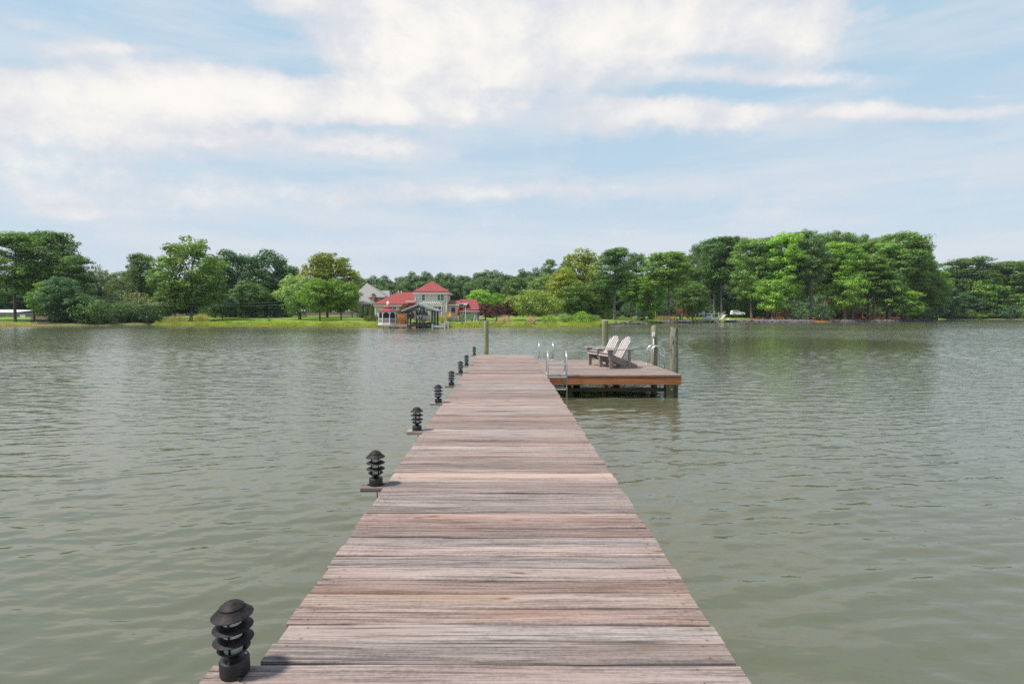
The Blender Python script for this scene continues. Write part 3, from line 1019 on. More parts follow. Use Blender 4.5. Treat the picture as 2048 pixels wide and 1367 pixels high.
def make_pine(seed, start=.34, H=21.0, RW=4.3, nb=56, dens=1.0, flat=.72):
    r = random.Random(seed); f = Foliage(seed); tr = MB()
    top = H * .955
    lean = (r.uniform(-.5, .5), r.uniform(-.5, .5))
    def axis(z): return Vector((lean[0] * (z / H) ** 2 + .12 * math.sin(z * .4 + seed), lean[1] * (z / H) ** 2, z))
    zs = [0, .4, 2, 5, 9, 13, 16, 18.5, top]
    tr.tube([axis(z * H / 21 if z != top else z) for z in zs], [.42, .33, .3, .27, .22, .17, .12, .08, .04], 9)
    for i in range(nb):
        t = (i + r.random()) / nb
        z = H * (start + (.90 - start) * t)
        prof = math.sqrt(max(.05, 1 - ((t - .40) / .68) ** 2)) if t > .40 else (.66 + .34 * (t / .40))
        L = RW * prof * r.uniform(.55, 1.05)
        a = i * 2.399 + r.uniform(-.6, .6)
        rise = r.uniform(-.10, .30) + .30 * t
        p0 = axis(z)
        p1 = p0 + Vector((math.cos(a) * L, math.sin(a) * L, L * rise))
        limb(tr, p0, p1, .075 * (1.2 - .6 * t), .02, r, 5)
        rad = r.uniform(.85, 1.55) * (1.0 - .12 * t)
        f.clump(p1 + Vector((0, 0, .1)), (rad * 1.1, rad * 1.1, rad * flat), int(105 * dens * rad * rad), .19, .5, .38, .2, -.5)
        for q in (.66, .36):
            if L * q > .9 and r.random() < (.9 if q > .5 else .6):
                pm = p0.lerp(p1, q) + Vector((r.uniform(-.6, .6), r.uniform(-.6, .6), r.uniform(.1, .7)))
                r2 = rad * r.uniform(.65, .95)
                f.clump(pm, (r2 * 1.1, r2 * 1.1, r2 * flat), int(100 * dens * r2 * r2), .19, .5, .38, .2, -.5)
    for k in range(8):
        a = k * 2.4; q = axis(H * r.uniform(.86, .93)); rad = r.uniform(.9, 1.35)
        f.clump(q + Vector((math.cos(a) * 1.0, math.sin(a) * 1.0, r.uniform(-.1, .4))), (rad, rad, rad * .75), int(115 * dens * rad * rad), .19, .5, .38, .2, -.4)
    return tr.mesh('trunk', BARK, True), f.mesh('crown'), H, RW * 2 + .9


def make_broadleaf(seed, H=15.0, RW=4.8, nb=75, start=.2, dens=1.0, size=.20, gap=0.0, shape=1.0, crad=(.85, 1.5), barkm=None):
    """rounded crown built from leaf clumps at the limb ends"""
    r = random.Random(seed); f = Foliage(seed + 100); tr = MB()
    zt = H * (start + .1)
    tr.tube([(0, 0, 0), (.03, .02, H * .02), (.06, -.04, zt * .5), (.05, .05, zt), (.1, 0, H * .62)], [.40, .30, .26, .22, .07], 9)
    zc = H * (start + (1 - start) * .48); hz = H * (1 - start) * .5
    pts = []
    tries = 0
    while len(pts) < nb and tries < nb * 40:
        tries += 1
        d = Vector((r.gauss(0, 1), r.gauss(0, 1), r.gauss(0, 1))).normalized()
        q = r.uniform(.42, .93) ** .6
        w = 1.0
        if shape > 1 and d.z > 0: w = 1.0
        p = Vector((d.x * RW * q, d.y * RW * q, zc + d.z * hz * q))
        if d.z > .0: p.x *= (1 - .12 * d.z); p.y *= (1 - .12 * d.z)
        if r.random() < gap: continue
        if all((p - o).length > .75 for o in pts): pts.append(p)
    for i, p in enumerate(pts):
        rad = r.uniform(*crad)
        f.clump(p, (rad * 1.1, rad * 1.1, rad * .85), int(120 * dens * rad * rad), size, .62, .45, .15, -.6)
        if i % 3 == 0:
            z0 = min(H * .6, max(zt * .7, p.z * .55))
            limb(tr, (0.05, 0, z0), p, .1, .025, r, 5, .1)
    return tr.mesh('trunk', barkm or BARK2, True), f.mesh('crown'), H, RW * 2


for k, st in enumerate((.30, .40, .24, .46, .34, .2)):
    proto('pine', *make_pine(100 + k, st, 21.0, 4.0 + .25 * (k % 3), 56 + 3 * k))
for k in range(3):
    proto('tallpine', *make_pine(140 + k, .46 + .05 * k, 21.0, 3.8, 48))
for k in range(2):
    proto('thinpine', *make_pine(160 + k, .34, 21.0, 4.0, 30, .85, .5))
for k in range(3):
    proto('youngpine', *make_pine(180 + k, .22, 10.0, 3.4, 30, .9, .7))
for k in range(5):
    proto('broad', *make_broadleaf(200 + k, 15, 4.8 + .3 * (k % 2), 80))
for k in range(4):
    proto('woodland', *make_broadleaf(220 + k, 15, 5.0, 105, .0, 1.0, .22))
for k in range(2):
    proto('airy', *make_broadleaf(230 + k, 16, 4.7, 120, .1, .95, .19, .05, 1.0, (.7, 1.25)))
for k in range(2):
    proto('scraggly', *make_broadleaf(240 + k, 12, 3.2, 38, .2, .42, .17, .25, 1.0, (.5, .95)))
proto('dome', *make_broadleaf(250, 6.2, 5.6, 130, .10, .9, .15, 0, 1.0, (.55, 1.05)))
proto('willow', *make_broadleaf(255, 9.0, 4.2, 100, .08, .9, .15, 0, 1.0, (.5, 1.0)))
for k in range(4):
    proto('shrub', *make_broadleaf(260 + k, 3.6, 2.1, 44, .0, 1.0, .12, 0, 1.0, (.42, .75)))
for k in range(2):
    proto('ball', *make_broadleaf(270 + k, 1.7, 1.0, 26, .0, 1.6, .07, 0, 1.0, (.3, .42)))


def make_cone_tree(seed):
    r = random.Random(seed); f = Foliage(seed); tr = MB()
    tr.tube([(0, 0, 0), (0, 0, 2.6)], [.1, .03], 6)
    for i in range(44):
        t = (i + .5) / 44; z = .2 + 3.0 * t; w = .72 * (1 - t) ** .8 + .06
        a = i * 2.4
        f.clump((math.cos(a) * w * .6, math.sin(a) * w * .6, z), (.34, .34, .36), 70, .08, .6, .5, .2)
    return tr.mesh('trunk', BARK2, True), f.mesh('crown'), 3.5, 1.5


proto('cone', *make_cone_tree(300))


def make_weeping(seed):
    """low mounded lace-leaf maple"""
    r = random.Random(seed); f = Foliage(seed); tr = MB()
    tr.tube([(0, 0, 0), (.1, 0, .6), (0, .1, 1.3), (.1, 0, 1.9)], [.16, .13, .1, .05], 7)
    for i in range(90):
        d = unit(1, f.r)[0]; d[2] = abs(d[2]) * 1.0 - .18
        p = Vector((d[0] * 1.75, d[1] * 1.75, 1.0 + d[2] * 1.75)) * r.uniform(.82, 1.0)
        f.clump(p, (.42, .42, .22), 70, .09, .5, .5, .2)
        if i % 4 == 0: limb(tr, (0, 0, 1.2), p, .045, .012, r, 5)
    return tr.mesh('trunk', BARK2, True), f.mesh('crown'), 2.85, 4.1


proto('maple', *make_weeping(310)); proto('maple', *make_weeping(311))

# colours of the foliage (base colours, not lit colours)
MID = (.092, .150, .032); DARK = (.060, .102, .028); TEAL = (.050, .096, .040); BRIGHT = (.115, .205, .026)
LIME = (.120, .195, .028); YEL = (.140, .162, .024); PALE = (.130, .185, .060); OLIVE = (.105, .120, .045); BLUEG = (.055, .095, .045)
FOREST = (.080, .134, .030); PURP = (.066, .024, .022); RUST = (.085, .028, .016)
trg = random.Random(77)


def plant(kind, px, top, wpx, Y, color, name, label, cat='tree', group=None, base=None, var=None):
    P_ = PROTO[kind]
    tm, cm, h, w = P_[var % len(P_)] if var is not None else trg.choice(P_)
    z0 = ground_z(px, Y) if base is None else base
    H = PZ(top, Y) - z0
    sz = H / h; sxy = wpx * Y / F / w
    rz = trg.uniform(0, 6.28)
    root = thing(name, label, cat, (PX(px, Y), Y, z0 - .05), rz, group)
    root.scale = (sxy, sxy, sz)
    j = trg.uniform(.84, 1.18)
    t = link_mesh('trunk', tm, root)
    c = link_mesh('crown', cm, root)
    c.color = (color[0] * j, color[1] * j, color[2] * j, 1)
    # trunks keep a sensible girth when crowns are stretched
    t.scale = (min(1.0, sz) / sxy if sxy > sz * 1.3 else 1,) * 2 + (1,)
    return root


# --- left bank
G_L = 'trees of the left bank'
for a in [
    ('pine', 30, 458, 125, 97, (.09, .145, .035), 'pine_tree', 'broad green pine at the left frame edge in front of the shed', 0),
    ('pine', 100, 456, 122, 104, DARK, 'pine_tree', 'tall dark round-topped pine second from the left edge', 4),
    ('pine', -45, 476, 110, 100, MID, 'pine_tree', 'pine cut by the left frame edge', 2),
    ('pine', 148, 506, 78, 100, DARK, 'pine_tree', 'shorter dark pine sloping down beside the tall left pines', 1),
    ('tallpine', 68, 528, 92, 99, MID, 'pine_tree', 'pine with bare purple trunk in front of the two tall left pines', 0),
    ('airy', 98, 556, 72, 95, MID, 'leafy_tree', 'low leafy tree in front of the left pines, pale green tips', 0),
    ('airy', 122, 548, 80, 92.5, TEAL, 'leafy_tree', 'blue green bushy tree leaning over the water at left', 1),
    ('broad', 160, 585, 62, 92, TEAL, 'leafy_tree', 'low dark teal tree overhanging the water at left', 1),
    ('scraggly', 198, 524, 62, 106, OLIVE, 'sparse_tree', 'sparse greyish tree with thin bare twigs left of the dark pine', 0),
    ('scraggly', 240, 540, 62, 108, OLIVE, 'sparse_tree', 'olive thinning tree just left of the narrow dark pine', 1),
    ('pine', 283, 503, 70, 112, DARK, 'pine_tree', 'narrow dark pine left of the big light green tree', 0),
    ('pine', 310, 530, 60, 118, DARK, 'pine_tree', 'dark pine half hidden behind the big light green tree', 5),
    ('airy', 382, 470, 142, 103, (.105, .165, .038), 'leafy_tree', 'big light green open-crowned tree standing above the left lawn', 0),
    ('broad', 350, 560, 70, 101, PALE, 'leafy_tree', 'low pale green tree at the left foot of the big light green tree', 2),
    ('broad', 470, 493, 105, 128, BLUEG, 'leafy_tree', 'wide dark blue green tree right of the big light green tree', 0),
    ('broad', 430, 512, 70, 124, BLUEG, 'leafy_tree', 'dark tree wedged behind the right side of the big light green tree', 2),
    ('broad', 532, 496, 104, 130, BLUEG, 'leafy_tree', 'domed dark teal tree between two others above the left lawn', 1),
    ('broad', 572, 527, 62, 133, TEAL, 'leafy_tree', 'smaller dark tree left of the yellow green tree', 3),
    ('broad', 500, 560, 80, 121, DARK, 'leafy_tree', 'low dark tree shading the back of the left lawn', 4),
    ('broad', 445, 585, 60, 114, BLUEG, 'leafy_tree', 'low bluish tree behind the pale reeds', 1),
    ('airy', 655, 498, 122, 122, YEL, 'leafy_tree', 'tall yellow green tree above the left lawn', 1),
    ('willow', 600, 543, 92, 106, PALE, 'leafy_tree', 'pale drooping tree on the left lawn under the yellow green tree', 0),
    ('broad', 640, 556, 82, 99, LIME, 'leafy_tree', 'bright green lawn tree, left of the twin trees by the gazebo lawn', 3),
    ('broad', 682, 556, 76, 101, (.105, .175, .03), 'leafy_tree', 'bright green lawn tree, right of the twin trees by the gazebo lawn', 4),
    ('broad', 704, 568, 26, 118, YEL, 'leafy_tree', 'narrow yellowish tree at the left end of the grey roof', 0),
]:
    plant(*a[:8], group=G_L, var=a[8])

# --- behind the houses
for a in [
    ('broad', 962, 577, 62, 128, LIME, 'leafy_tree', 'bright lime green tree rising behind the right wing of the house', 2),
    ('broad', 995, 583, 40, 134, BRIGHT, 'leafy_tree', 'smaller bright green tree right of the lime green tree', 0),
    ('broad', 945, 606, 30, 104, YEL, 'leafy_tree', 'small yellow green tree against the red roof of the right wing', 1),
    ('dome', 1068, 578, 122, 99, (.135, .175, .035), 'spreading_tree', 'wide low spreading yellow green tree right of the purple maples', 0),
    ('broad', 1090, 545, 70, 150, PALE, 'leafy_tree', 'soft pale green tree behind the wide spreading tree', 1),
    ('broad', 1035, 552, 60, 170, FOREST, 'leafy_tree', 'mid green tree behind the purple maples', 3),
    ('thinpine', 1099, 513, 46, 175, DARK, 'pine_tree', 'small umbrella-topped pine poking above the middle skyline', 0),
    ('thinpine', 1132, 515, 34, 175, DARK, 'pine_tree', 'small dark pine tip left of the tall yellow tree', 1),
    ('airy', 1165, 493, 104, 124, (.135, .165, .025), 'leafy_tree', 'tall yellow green tree in the middle of the far shore', 0),
    ('airy', 1128, 534, 70, 118, YEL, 'leafy_tree', 'shorter yellow tree at the left foot of the tall yellow one', 1),
    ('broad', 1150, 560, 66, 108, FOREST, 'leafy_tree', 'darker green tree in front of the tall yellow tree', 0),
]:
    plant(*a[:8], group='trees around the house', var=a[8])

# --- middle right pines
for a in [
    ('pine', 1229, 490, 84, 111, (.062, .12, .03), 'pine_tree', 'tall pine with bare lower trunk on the middle lawn', 1),
    ('pine', 1274, 502, 56, 142, DARK, 'pine_tree', 'slim dark pine right of the tall lawn pine', 0),
    ('pine', 1262, 545, 60, 122, MID, 'pine_tree', 'shorter pine standing right of the tall lawn pine trunk', 4),
    ('broad', 1195, 560, 64, 114, FOREST, 'leafy_tree', 'green tree left of the tall lawn pine', 2),
    ('pine', 1338, 498, 112, 121, MID, 'pine_tree', 'broad pine with bare trunk beside the wooden play tower', 3),
    ('broad', 1300, 545, 66, 130, BRIGHT, 'leafy_tree', 'light green tree between the lawn pine and the play tower', 3),
    ('broad', 1385, 560, 66, 132, FOREST, 'leafy_tree', 'green tree hanging over the play tower', 1),
    ('pine', 1372, 505, 60, 150, DARK, 'pine_tree', 'dark pine behind the play tower', 5),
    ('pine', 1400, 482, 56, 168, DARK, 'pine_tree', 'dark pine top rising behind the little dock', 0),
    ('tallpine', 1443, 467, 96, 150, (.058, .112, .03), 'pine_tree', 'very tall pine with long purple trunk behind the little dock', 0),
    ('tallpine', 1428, 500, 60, 156, DARK, 'pine_tree', 'dark pine with tall trunk left of the very tall one', 1),
    ('pine', 1478, 467, 60, 172, DARK, 'pine_tree', 'dark rounded pine top above the parked car', 2),
    ('pine', 1502, 472, 84, 140, MID, 'pine_tree', 'full pine with branches nearly to the ground right of the parked car', 2),
]:
    plant(*a[:8], group='trees of the middle shore', var=a[8])

# --- wooded point on the right
for a in [
    ('pine', 1535, 478, 80, 140, (.075, .14, .03), 'pine_tree', 'green pine at the left end of the wooded point', 0),
    ('pine', 1572, 461, 92, 136, BRIGHT, 'pine_tree', 'bright sunlit pine at the left front of the wooded point', 2),
    ('youngpine', 1545, 560, 70, 133, BRIGHT, 'pine_tree', 'low bright pine branches over the orange bench', 5),
    ('pine', 1622, 470, 84, 135, (.07, .115, .04), 'pine_tree', 'greyish green pine left of the red house', 3),
    ('pine', 1655, 490, 70, 143, FOREST, 'pine_tree', 'dark green pine above the left end of the red house', 4),
    ('pine', 1690, 478, 84, 139, BRIGHT, 'pine_tree', 'bright tall pine above the red house', 1),
    ('youngpine', 1688, 560, 76, 134, LIME, 'pine_tree', 'small lime green pine in front of the red house', 0),
    ('youngpine', 1705, 548, 60, 136, BRIGHT, 'pine_tree', 'second small bright pine in front of the red house', 1),
    ('thinpine', 1748, 505, 86, 138, MID, 'pine_tree', 'open pine with slim pale trunk right of the red house', 1),
    ('pine', 1735, 478, 76, 146, MID, 'pine_tree', 'full pine behind the slim pale trunk on the point', 0),
    ('tallpine', 1806, 457, 108, 145, (.078, .135, .03), 'pine_tree', 'large dark pine crowning the right end of the wooded point', 2),
    ('pine', 1775, 480, 84, 141, (.085, .15, .03), 'pine_tree', 'green pine just left of the large dark pine on the point', 4),
    ('pine', 1832, 488, 74, 147, MID, 'pine_tree', 'pine on the right flank of the wooded point', 1),
    ('pine', 1852, 515, 62, 150, FOREST, 'pine_tree', 'lower pine at the right tip of the wooded point', 5),
    ('pine', 1874, 535, 56, 153, MID, 'pine_tree', 'lowest pine stepping down past the right tip of the wooded point', 0),
    ('youngpine', 1812, 582, 80, 138, BRIGHT, 'pine_tree', 'low spreading pine over the rocks at the right tip', 1),
    ('youngpine', 1780, 560, 74, 137, MID, 'pine_tree', 'mid-height pine with leaning trunk near the right tip', 0),
]:
    plant(*a[:8], group='pines of the wooded point', var=a[8])
ORD = ['first', 'second', 'third', 'fourth', 'fifth', 'sixth', 'seventh', 'eighth', 'ninth', 'tenth', 'eleventh', 'twelfth', 'thirteenth', 'fourteenth', 'fifteenth', 'sixteenth', 'seventeenth', 'eighteenth']
for k, (px, top) in enumerate(sorted(((1440, 482), (1516, 469), (1540, 466), (1590, 458), (1614, 454), (1640, 462), (1664, 457), (1692, 459), (1722, 465), (1748, 470), (1770, 466), (1822, 470), (1845, 500), (1420, 488), (1350, 500)))):
    plant('pine', px, top, 54, 158 + (k % 4) * 4, (.076, .126, .034), 'pine_tree', ORD[k] + ' rounded pine top from the left in the back row of the wooded point', group='back row pines of the wooded point')

# --- far right bank
for a in [
    ('pine', 1935, 512, 112, 196, (.072, .120, .034), 'pine_tree', 'broad flat-topped pine on the far right bank', 1),
    ('pine', 1900, 540, 70, 200, FOREST, 'pine_tree', 'pine beside the small gap at the tip of the point', 0),
    ('broad', 1965, 548, 80, 192, BRIGHT, 'leafy_tree', 'bright leafy tree on the far right bank', 3),
    ('pine', 2020, 518, 96, 194, FOREST, 'pine_tree', 'dark pine with tall bare trunk near the right frame edge', 3),
    ('pine', 2062, 516, 90, 198, FOREST, 'pine_tree', 'pine cut by the right frame edge', 0),
    ('broad', 1925, 585, 70, 191, TEAL, 'leafy_tree', 'low bluish tree at the water on the far right bank', 1),
    ('broad', 2000, 580, 76, 191, MID, 'leafy_tree', 'low green tree at the water left of the right edge', 0),
    ('broad', 2045, 585, 70, 190, FOREST, 'leafy_tree', 'low dark tree at the water by the right frame edge', 2),
    ('pine', 1985, 535, 60, 205, DARK, 'pine_tree', 'small dark pine between the two big pines of the far right bank', 4),
]:
    plant(*a[:8], group='trees of the far right bank', var=a[8])

# --- woodland far behind, each tree its own object
k = 0
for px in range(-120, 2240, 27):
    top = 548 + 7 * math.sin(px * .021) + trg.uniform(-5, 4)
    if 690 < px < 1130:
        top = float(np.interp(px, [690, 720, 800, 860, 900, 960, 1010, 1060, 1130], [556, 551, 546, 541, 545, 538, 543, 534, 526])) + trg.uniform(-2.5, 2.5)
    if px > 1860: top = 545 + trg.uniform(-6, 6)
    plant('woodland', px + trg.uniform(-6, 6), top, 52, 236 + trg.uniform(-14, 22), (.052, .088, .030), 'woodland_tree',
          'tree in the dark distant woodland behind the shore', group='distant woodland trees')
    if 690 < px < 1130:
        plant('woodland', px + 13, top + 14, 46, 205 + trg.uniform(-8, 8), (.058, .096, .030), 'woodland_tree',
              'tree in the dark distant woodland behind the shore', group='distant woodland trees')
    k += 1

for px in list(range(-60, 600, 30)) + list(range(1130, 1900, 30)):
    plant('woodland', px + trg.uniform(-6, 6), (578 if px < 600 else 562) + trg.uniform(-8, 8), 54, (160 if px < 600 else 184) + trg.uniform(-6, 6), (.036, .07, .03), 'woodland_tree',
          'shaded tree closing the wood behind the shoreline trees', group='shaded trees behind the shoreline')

# --- understory
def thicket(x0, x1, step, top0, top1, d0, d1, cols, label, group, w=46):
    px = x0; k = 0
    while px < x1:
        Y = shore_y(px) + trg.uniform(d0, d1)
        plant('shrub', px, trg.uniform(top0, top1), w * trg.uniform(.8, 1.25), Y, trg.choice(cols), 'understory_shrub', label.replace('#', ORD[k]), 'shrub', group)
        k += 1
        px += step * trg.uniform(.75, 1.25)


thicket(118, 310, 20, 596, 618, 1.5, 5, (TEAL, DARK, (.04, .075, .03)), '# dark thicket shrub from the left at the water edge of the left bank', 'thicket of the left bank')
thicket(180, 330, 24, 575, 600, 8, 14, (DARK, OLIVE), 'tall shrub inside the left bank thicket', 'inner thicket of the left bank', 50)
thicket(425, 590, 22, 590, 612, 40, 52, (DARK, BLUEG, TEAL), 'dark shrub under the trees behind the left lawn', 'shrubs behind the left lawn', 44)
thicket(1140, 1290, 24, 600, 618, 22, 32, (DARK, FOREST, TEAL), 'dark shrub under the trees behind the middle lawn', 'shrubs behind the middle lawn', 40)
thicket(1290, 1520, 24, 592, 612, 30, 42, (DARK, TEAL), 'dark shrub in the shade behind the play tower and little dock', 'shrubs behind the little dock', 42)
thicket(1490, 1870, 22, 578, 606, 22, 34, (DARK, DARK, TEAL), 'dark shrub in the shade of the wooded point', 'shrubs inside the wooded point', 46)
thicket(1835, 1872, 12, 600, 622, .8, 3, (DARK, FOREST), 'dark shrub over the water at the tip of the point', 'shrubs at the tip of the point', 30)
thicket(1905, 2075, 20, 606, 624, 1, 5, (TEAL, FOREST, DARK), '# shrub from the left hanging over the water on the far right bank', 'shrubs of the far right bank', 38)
for a in [
    ('shrub', 1645, 608, 46, 131.5, TEAL, 'round_shrub', 'large dark round shrub at the water left of the red house', 1),
    ('shrub', 1600, 612, 40, 131.0, TEAL, 'round_shrub', 'dark shrub right of the orange bench on the point', 2),
    ('shrub', 1672, 600, 40, 143, DARK, 'round_shrub', 'tall dark shrub against the left half of the red house', 3),
    ('shrub', 1686, 612, 26, 141, FOREST, 'round_shrub', 'green shrub before the porch of the red house', 0),
    ('shrub', 1301, 617, 26, 122, BRIGHT, 'round_shrub', 'upright green bush left of the wooden rail fence', 0),
    ('shrub', 1098, 628, 30, 88, LIME, 'round_shrub', 'low light green bush near the marsh edge under the spreading tree', 3),
    ('shrub', 1130, 624, 30, 90, PALE, 'round_shrub', 'pale grey green bush in the middle shore shrubs', 0),
    ('shrub', 1165, 622, 36, 91.5, LIME, 'round_shrub', 'tallest light green bush of the middle shore shrubs', 1),
    ('shrub', 1188, 628, 28, 92, MID, 'round_shrub', 'right-hand green bush of the middle shore shrubs', 2),
    ('shrub', 1143, 630, 22, 88.5, BRIGHT, 'round_shrub', 'small bright bush in the middle shore shrubs', 3),
    ('ball', 538, 629.5, 14.5, 98, (.06, .12, .025), 'round_shrub', 'small clipped round bush alone on the left lawn', 0),
    ('shrub', 737, 629, 20, 92, (.07, .08, .018), 'round_shrub', 'olive clipped hedge bush left of the gazebo, outer one', 0),
    ('shrub', 750, 629, 18, 91, (.05, .065, .018), 'round_shrub', 'olive clipped hedge bush beside the gazebo', 1),
    ('ball', 926, 627, 17, 92, BRIGHT, 'round_shrub', 'rounded green bush right of the house deck', 1),
    ('ball', 907, 635, 9, 90, OLIVE, 'round_shrub', 'tiny bush under the house deck', 0),
    ('ball', 944, 626, 13, 93, DARK, 'round_shrub', 'dark bush left of the blue sunshade', 0),
    ('ball', 956, 628, 10, 93.5, (.07, .09, .03), 'round_shrub', 'small bush beside the blue sunshade', 1),
    ('cone', 724, 607, 10, 112, DARK, 'conical_evergreen', 'left dark conical evergreen before the brick house', 0),
    ('cone', 733, 613, 10, 110, DARK, 'conical_evergreen', 'middle and shortest dark conical evergreen before the brick house', 0),
    ('cone', 744, 608, 11, 109, DARK, 'conical_evergreen', 'right dark conical evergreen at the corner of the beige house', 0),
    ('maple', 811, 602, 38, 88, RUST, 'japanese_maple', 'rust red leafed maple between gazebo and boathouse', 0),
    ('maple', 971, 600, 34, 96, PURP, 'japanese_maple', 'purple mounded maple, left of three', 0),
    ('maple', 993, 603, 42, 94, PURP, 'japanese_maple', 'purple mounded maple, middle of three', 1),
    ('maple', 1017, 595, 40, 98, PURP, 'japanese_maple', 'purple mounded maple, right and tallest of three', 0),
    ('shrub', 1880, 632, 18, 190, BRIGHT, 'round_shrub', 'light bush by the small lawn gap beyond the point', 2),
    ('shrub', 1950, 622, 36, 188, LIME, 'round_shrub', 'bright green bush at the water on the far right bank', 0),
]:
    plant(*a[:8], cat='shrub' if a[0] in ('shrub', 'ball', 'cone') else 'tree', var=a[8])


# --- marsh grass along the lawns (uncountable)
def grass_strip(name, label, spans, n, hmin, hmax, col, seed, mat_var=.3, d0=-.5, d1=2.2):
    r = np.random.default_rng(seed)
    vs = np.empty((n, 3, 3))
    tot = sum(b - a for a, b in spans)
    px = np.concatenate([r.uniform(a, b, int(n * (b - a) / tot) + 1) for a, b in spans])[:n]; n = len(px); vs = vs[:n]
    sy = np.interp(px, [a for a, _ in SHORE], [b for _, b in SHORE])
    off = r.uniform(d0, d1, n); Y = sy + off
    z = np.interp(off, [a for a, _ in PROF], [b for _, b in PROF]) - .05
    X = (px - VX) * Y / F
    h = r.uniform(hmin, hmax, n) * (.65 + .35 * np.sin(px * .21) * np.sin(px * .083 + 1)); w = r.uniform(.015, .04, n)
    a = r.uniform(0, 6.28, n); lx = r.normal(0, .22, n) * h; ly = r.normal(0, .22, n) * h
    vs[:, 0] = np.stack([X - np.cos(a) * w, Y - np.sin(a) * w, z], 1)
    vs[:, 1] = np.stack([X + np.cos(a) * w, Y + np.sin(a) * w, z], 1)
    vs[:, 2] = np.stack([X + lx, Y + ly, z + h], 1)
    me = bpy.data.meshes.new(name)
    me.vertices.add(n * 3); me.vertices.foreach_set('co', vs.reshape(-1).astype(np.float32))
    me.loops.add(n * 3); me.loops.foreach_set('vertex_index', np.arange(n * 3, dtype=np.int32))
    me.polygons.add(n); me.polygons.foreach_set('loop_start', np.arange(0, n * 3, 3, dtype=np.int32))
    me.polygons.foreach_set('loop_total', np.full(n, 3, dtype=np.int32))
    me.materials.append(LEAF); me.update(calc_edges=True)
    o = bpy.data.objects.new(name, me); COL.objects.link(o); o.color = (*col, 1)
    tag(o, label, 'grass', None, 'stuff')


grass_strip('marsh_grass', 'yellow green marsh grass fringing the lawns', [(310, 760), (896, 1200)], 30000, .35, .75, (.22, .24, .035), 1)
grass_strip('marsh_grass', 'pale tan grass among the marsh fringe', [(-100, 75), (330, 420), (600, 760), (925, 1000)], 6000, .3, .65, (.30, .235, .11), 2)
grass_strip('lawn_grass', 'uneven green lawn grass behind the marsh fringe', [(310, 760), (900, 1340), (1880, 1900)], 30000, .06, .16, (.13, .22, .03), 3, d0=2, d1=26)


def reed(px, py0, wpx, h, Y, label, col, n=500):
    f = Foliage(int(px * 7)); r = f.r
    z0 = ground_z(px, Y); rad = wpx * Y / F / 2
    base = r.normal(0, .4, (n, 2)) * rad
    vs = np.empty((n, 3, 3)); a = r.uniform(0, 6.28, n); w = r.uniform(.012, .03, n)
    hh = h * r.uniform(.55, 1.05, n); l = r.normal(0, .16, (n, 2)) * hh[:, None] + base * .35
    vs[:, 0] = np.stack([base[:, 0] - np.cos(a) * w, base[:, 1] - np.sin(a) * w, 0 * a], 1)
    vs[:, 1] = np.stack([base[:, 0] + np.cos(a) * w, base[:, 1] + np.sin(a) * w, 0 * a], 1)
    vs[:, 2] = np.stack([base[:, 0] + l[:, 0], base[:, 1] + l[:, 1], hh], 1)
    me = bpy.data.meshes.new('ornamental_grass'); me.from_pydata(vs.reshape(-1, 3).tolist(), [], [(3 * i, 3 * i + 1, 3 * i + 2) for i in range(n)])
    me.materials.append(LEAF)
    o = bpy.data.objects.new('ornamental_grass', me); COL.objects.link(o); o.location = (PX(px, Y), Y, z0 - .04); o.color = (*col, 1)
    tag(o, label, 'grass', 'tufts of tall grass on the shore')


TAN = (.32, .25, .13); GT = (.24, .22, .08)
reed(342, 0, 30, 1.3, 96, 'pale reed clump left of the big light green tree trunk', (.25, .21, .11), 450)
reed(362, 0, 24, 1.4, 96.5, 'pale reed clump at the trunk of the big light green tree', (.25, .21, .11), 380)
reed(402, 0, 24, 1.7, 97, 'greener reed clump right of the big light green tree trunk', GT, 900)
reed(799, 0, 16, 1.7, 84, 'tan ornamental grass clump between gazebo and boathouse', (.34, .2, .09), 700)
reed(808, 0, 12, 1.5, 83.5, 'reddish ornamental grass clump against the left boathouse posts', (.30, .14, .07), 500)
reed(861, 0, 12, 1.3, 84, 'tan grass clump seen through the boathouse', TAN, 400)
reed(880, 0, 22, 1.5, 85, 'feathery grass clump right of the boathouse', GT, 900)
reed(872, 0, 16, .8, 82, 'low bright grass clump behind the right boathouse posts', (.2, .3, .04), 500)
reed(1010, 0, 22, 1.5, 86, 'pinkish plume grass below the purple maples', (.36, .26, .2), 420)
reed(1062, 0, 18, 1.4, 87, 'pinkish plume grass below the spreading tree', (.36, .26, .18), 380)

# ------------------------------------------------------------------ buildings
def window(parent, x0, x1, z0, z1, Y, cols=1, rows=2, pane=None, fr=.09, depth=.08):
    """frame mesh with glazing bars, panes as sub-parts; stands proud of a wall at distance Y"""
    f = MB(); y0, y1 = Y - depth, Y - .002
    f.bb(x0, x1, y0, y1, z0, z0 + fr); f.bb(x0, x1, y0, y1, z1 - fr, z1)
    f.bb(x0, x0 + fr, y0, y1, z0 + fr, z1 - fr); f.bb(x1 - fr, x1, y0, y1, z0 + fr, z1 - fr)
    cw = (x1 - x0 - 2 * fr) / cols
    for c in range(1, cols):
        xc = x0 + fr + c * cw; f.bb(xc - fr * .4, xc + fr * .4, y0 + .01, y1, z0 + fr, z1 - fr)
    rh = (z1 - z0 - 2 * fr) / rows
    for r_ in range(1, rows):
        zc = z0 + fr + r_ * rh; f.bb(x0 + fr, x1 - fr, y0 + .02, y1, zc - .03, zc + .03)
    w = f.build('window', WHITE, parent)
    for c in range(cols):
        xa = x0 + fr + c * cw
        mat = (pane[c] if isinstance(pane, (list, tuple)) else pane) or WINDOW
        MB().bb(xa + .005, xa + cw - .005, Y - .04, Y - .012, z0 + fr, z1 - fr).build('pane', mat, w)
    return w


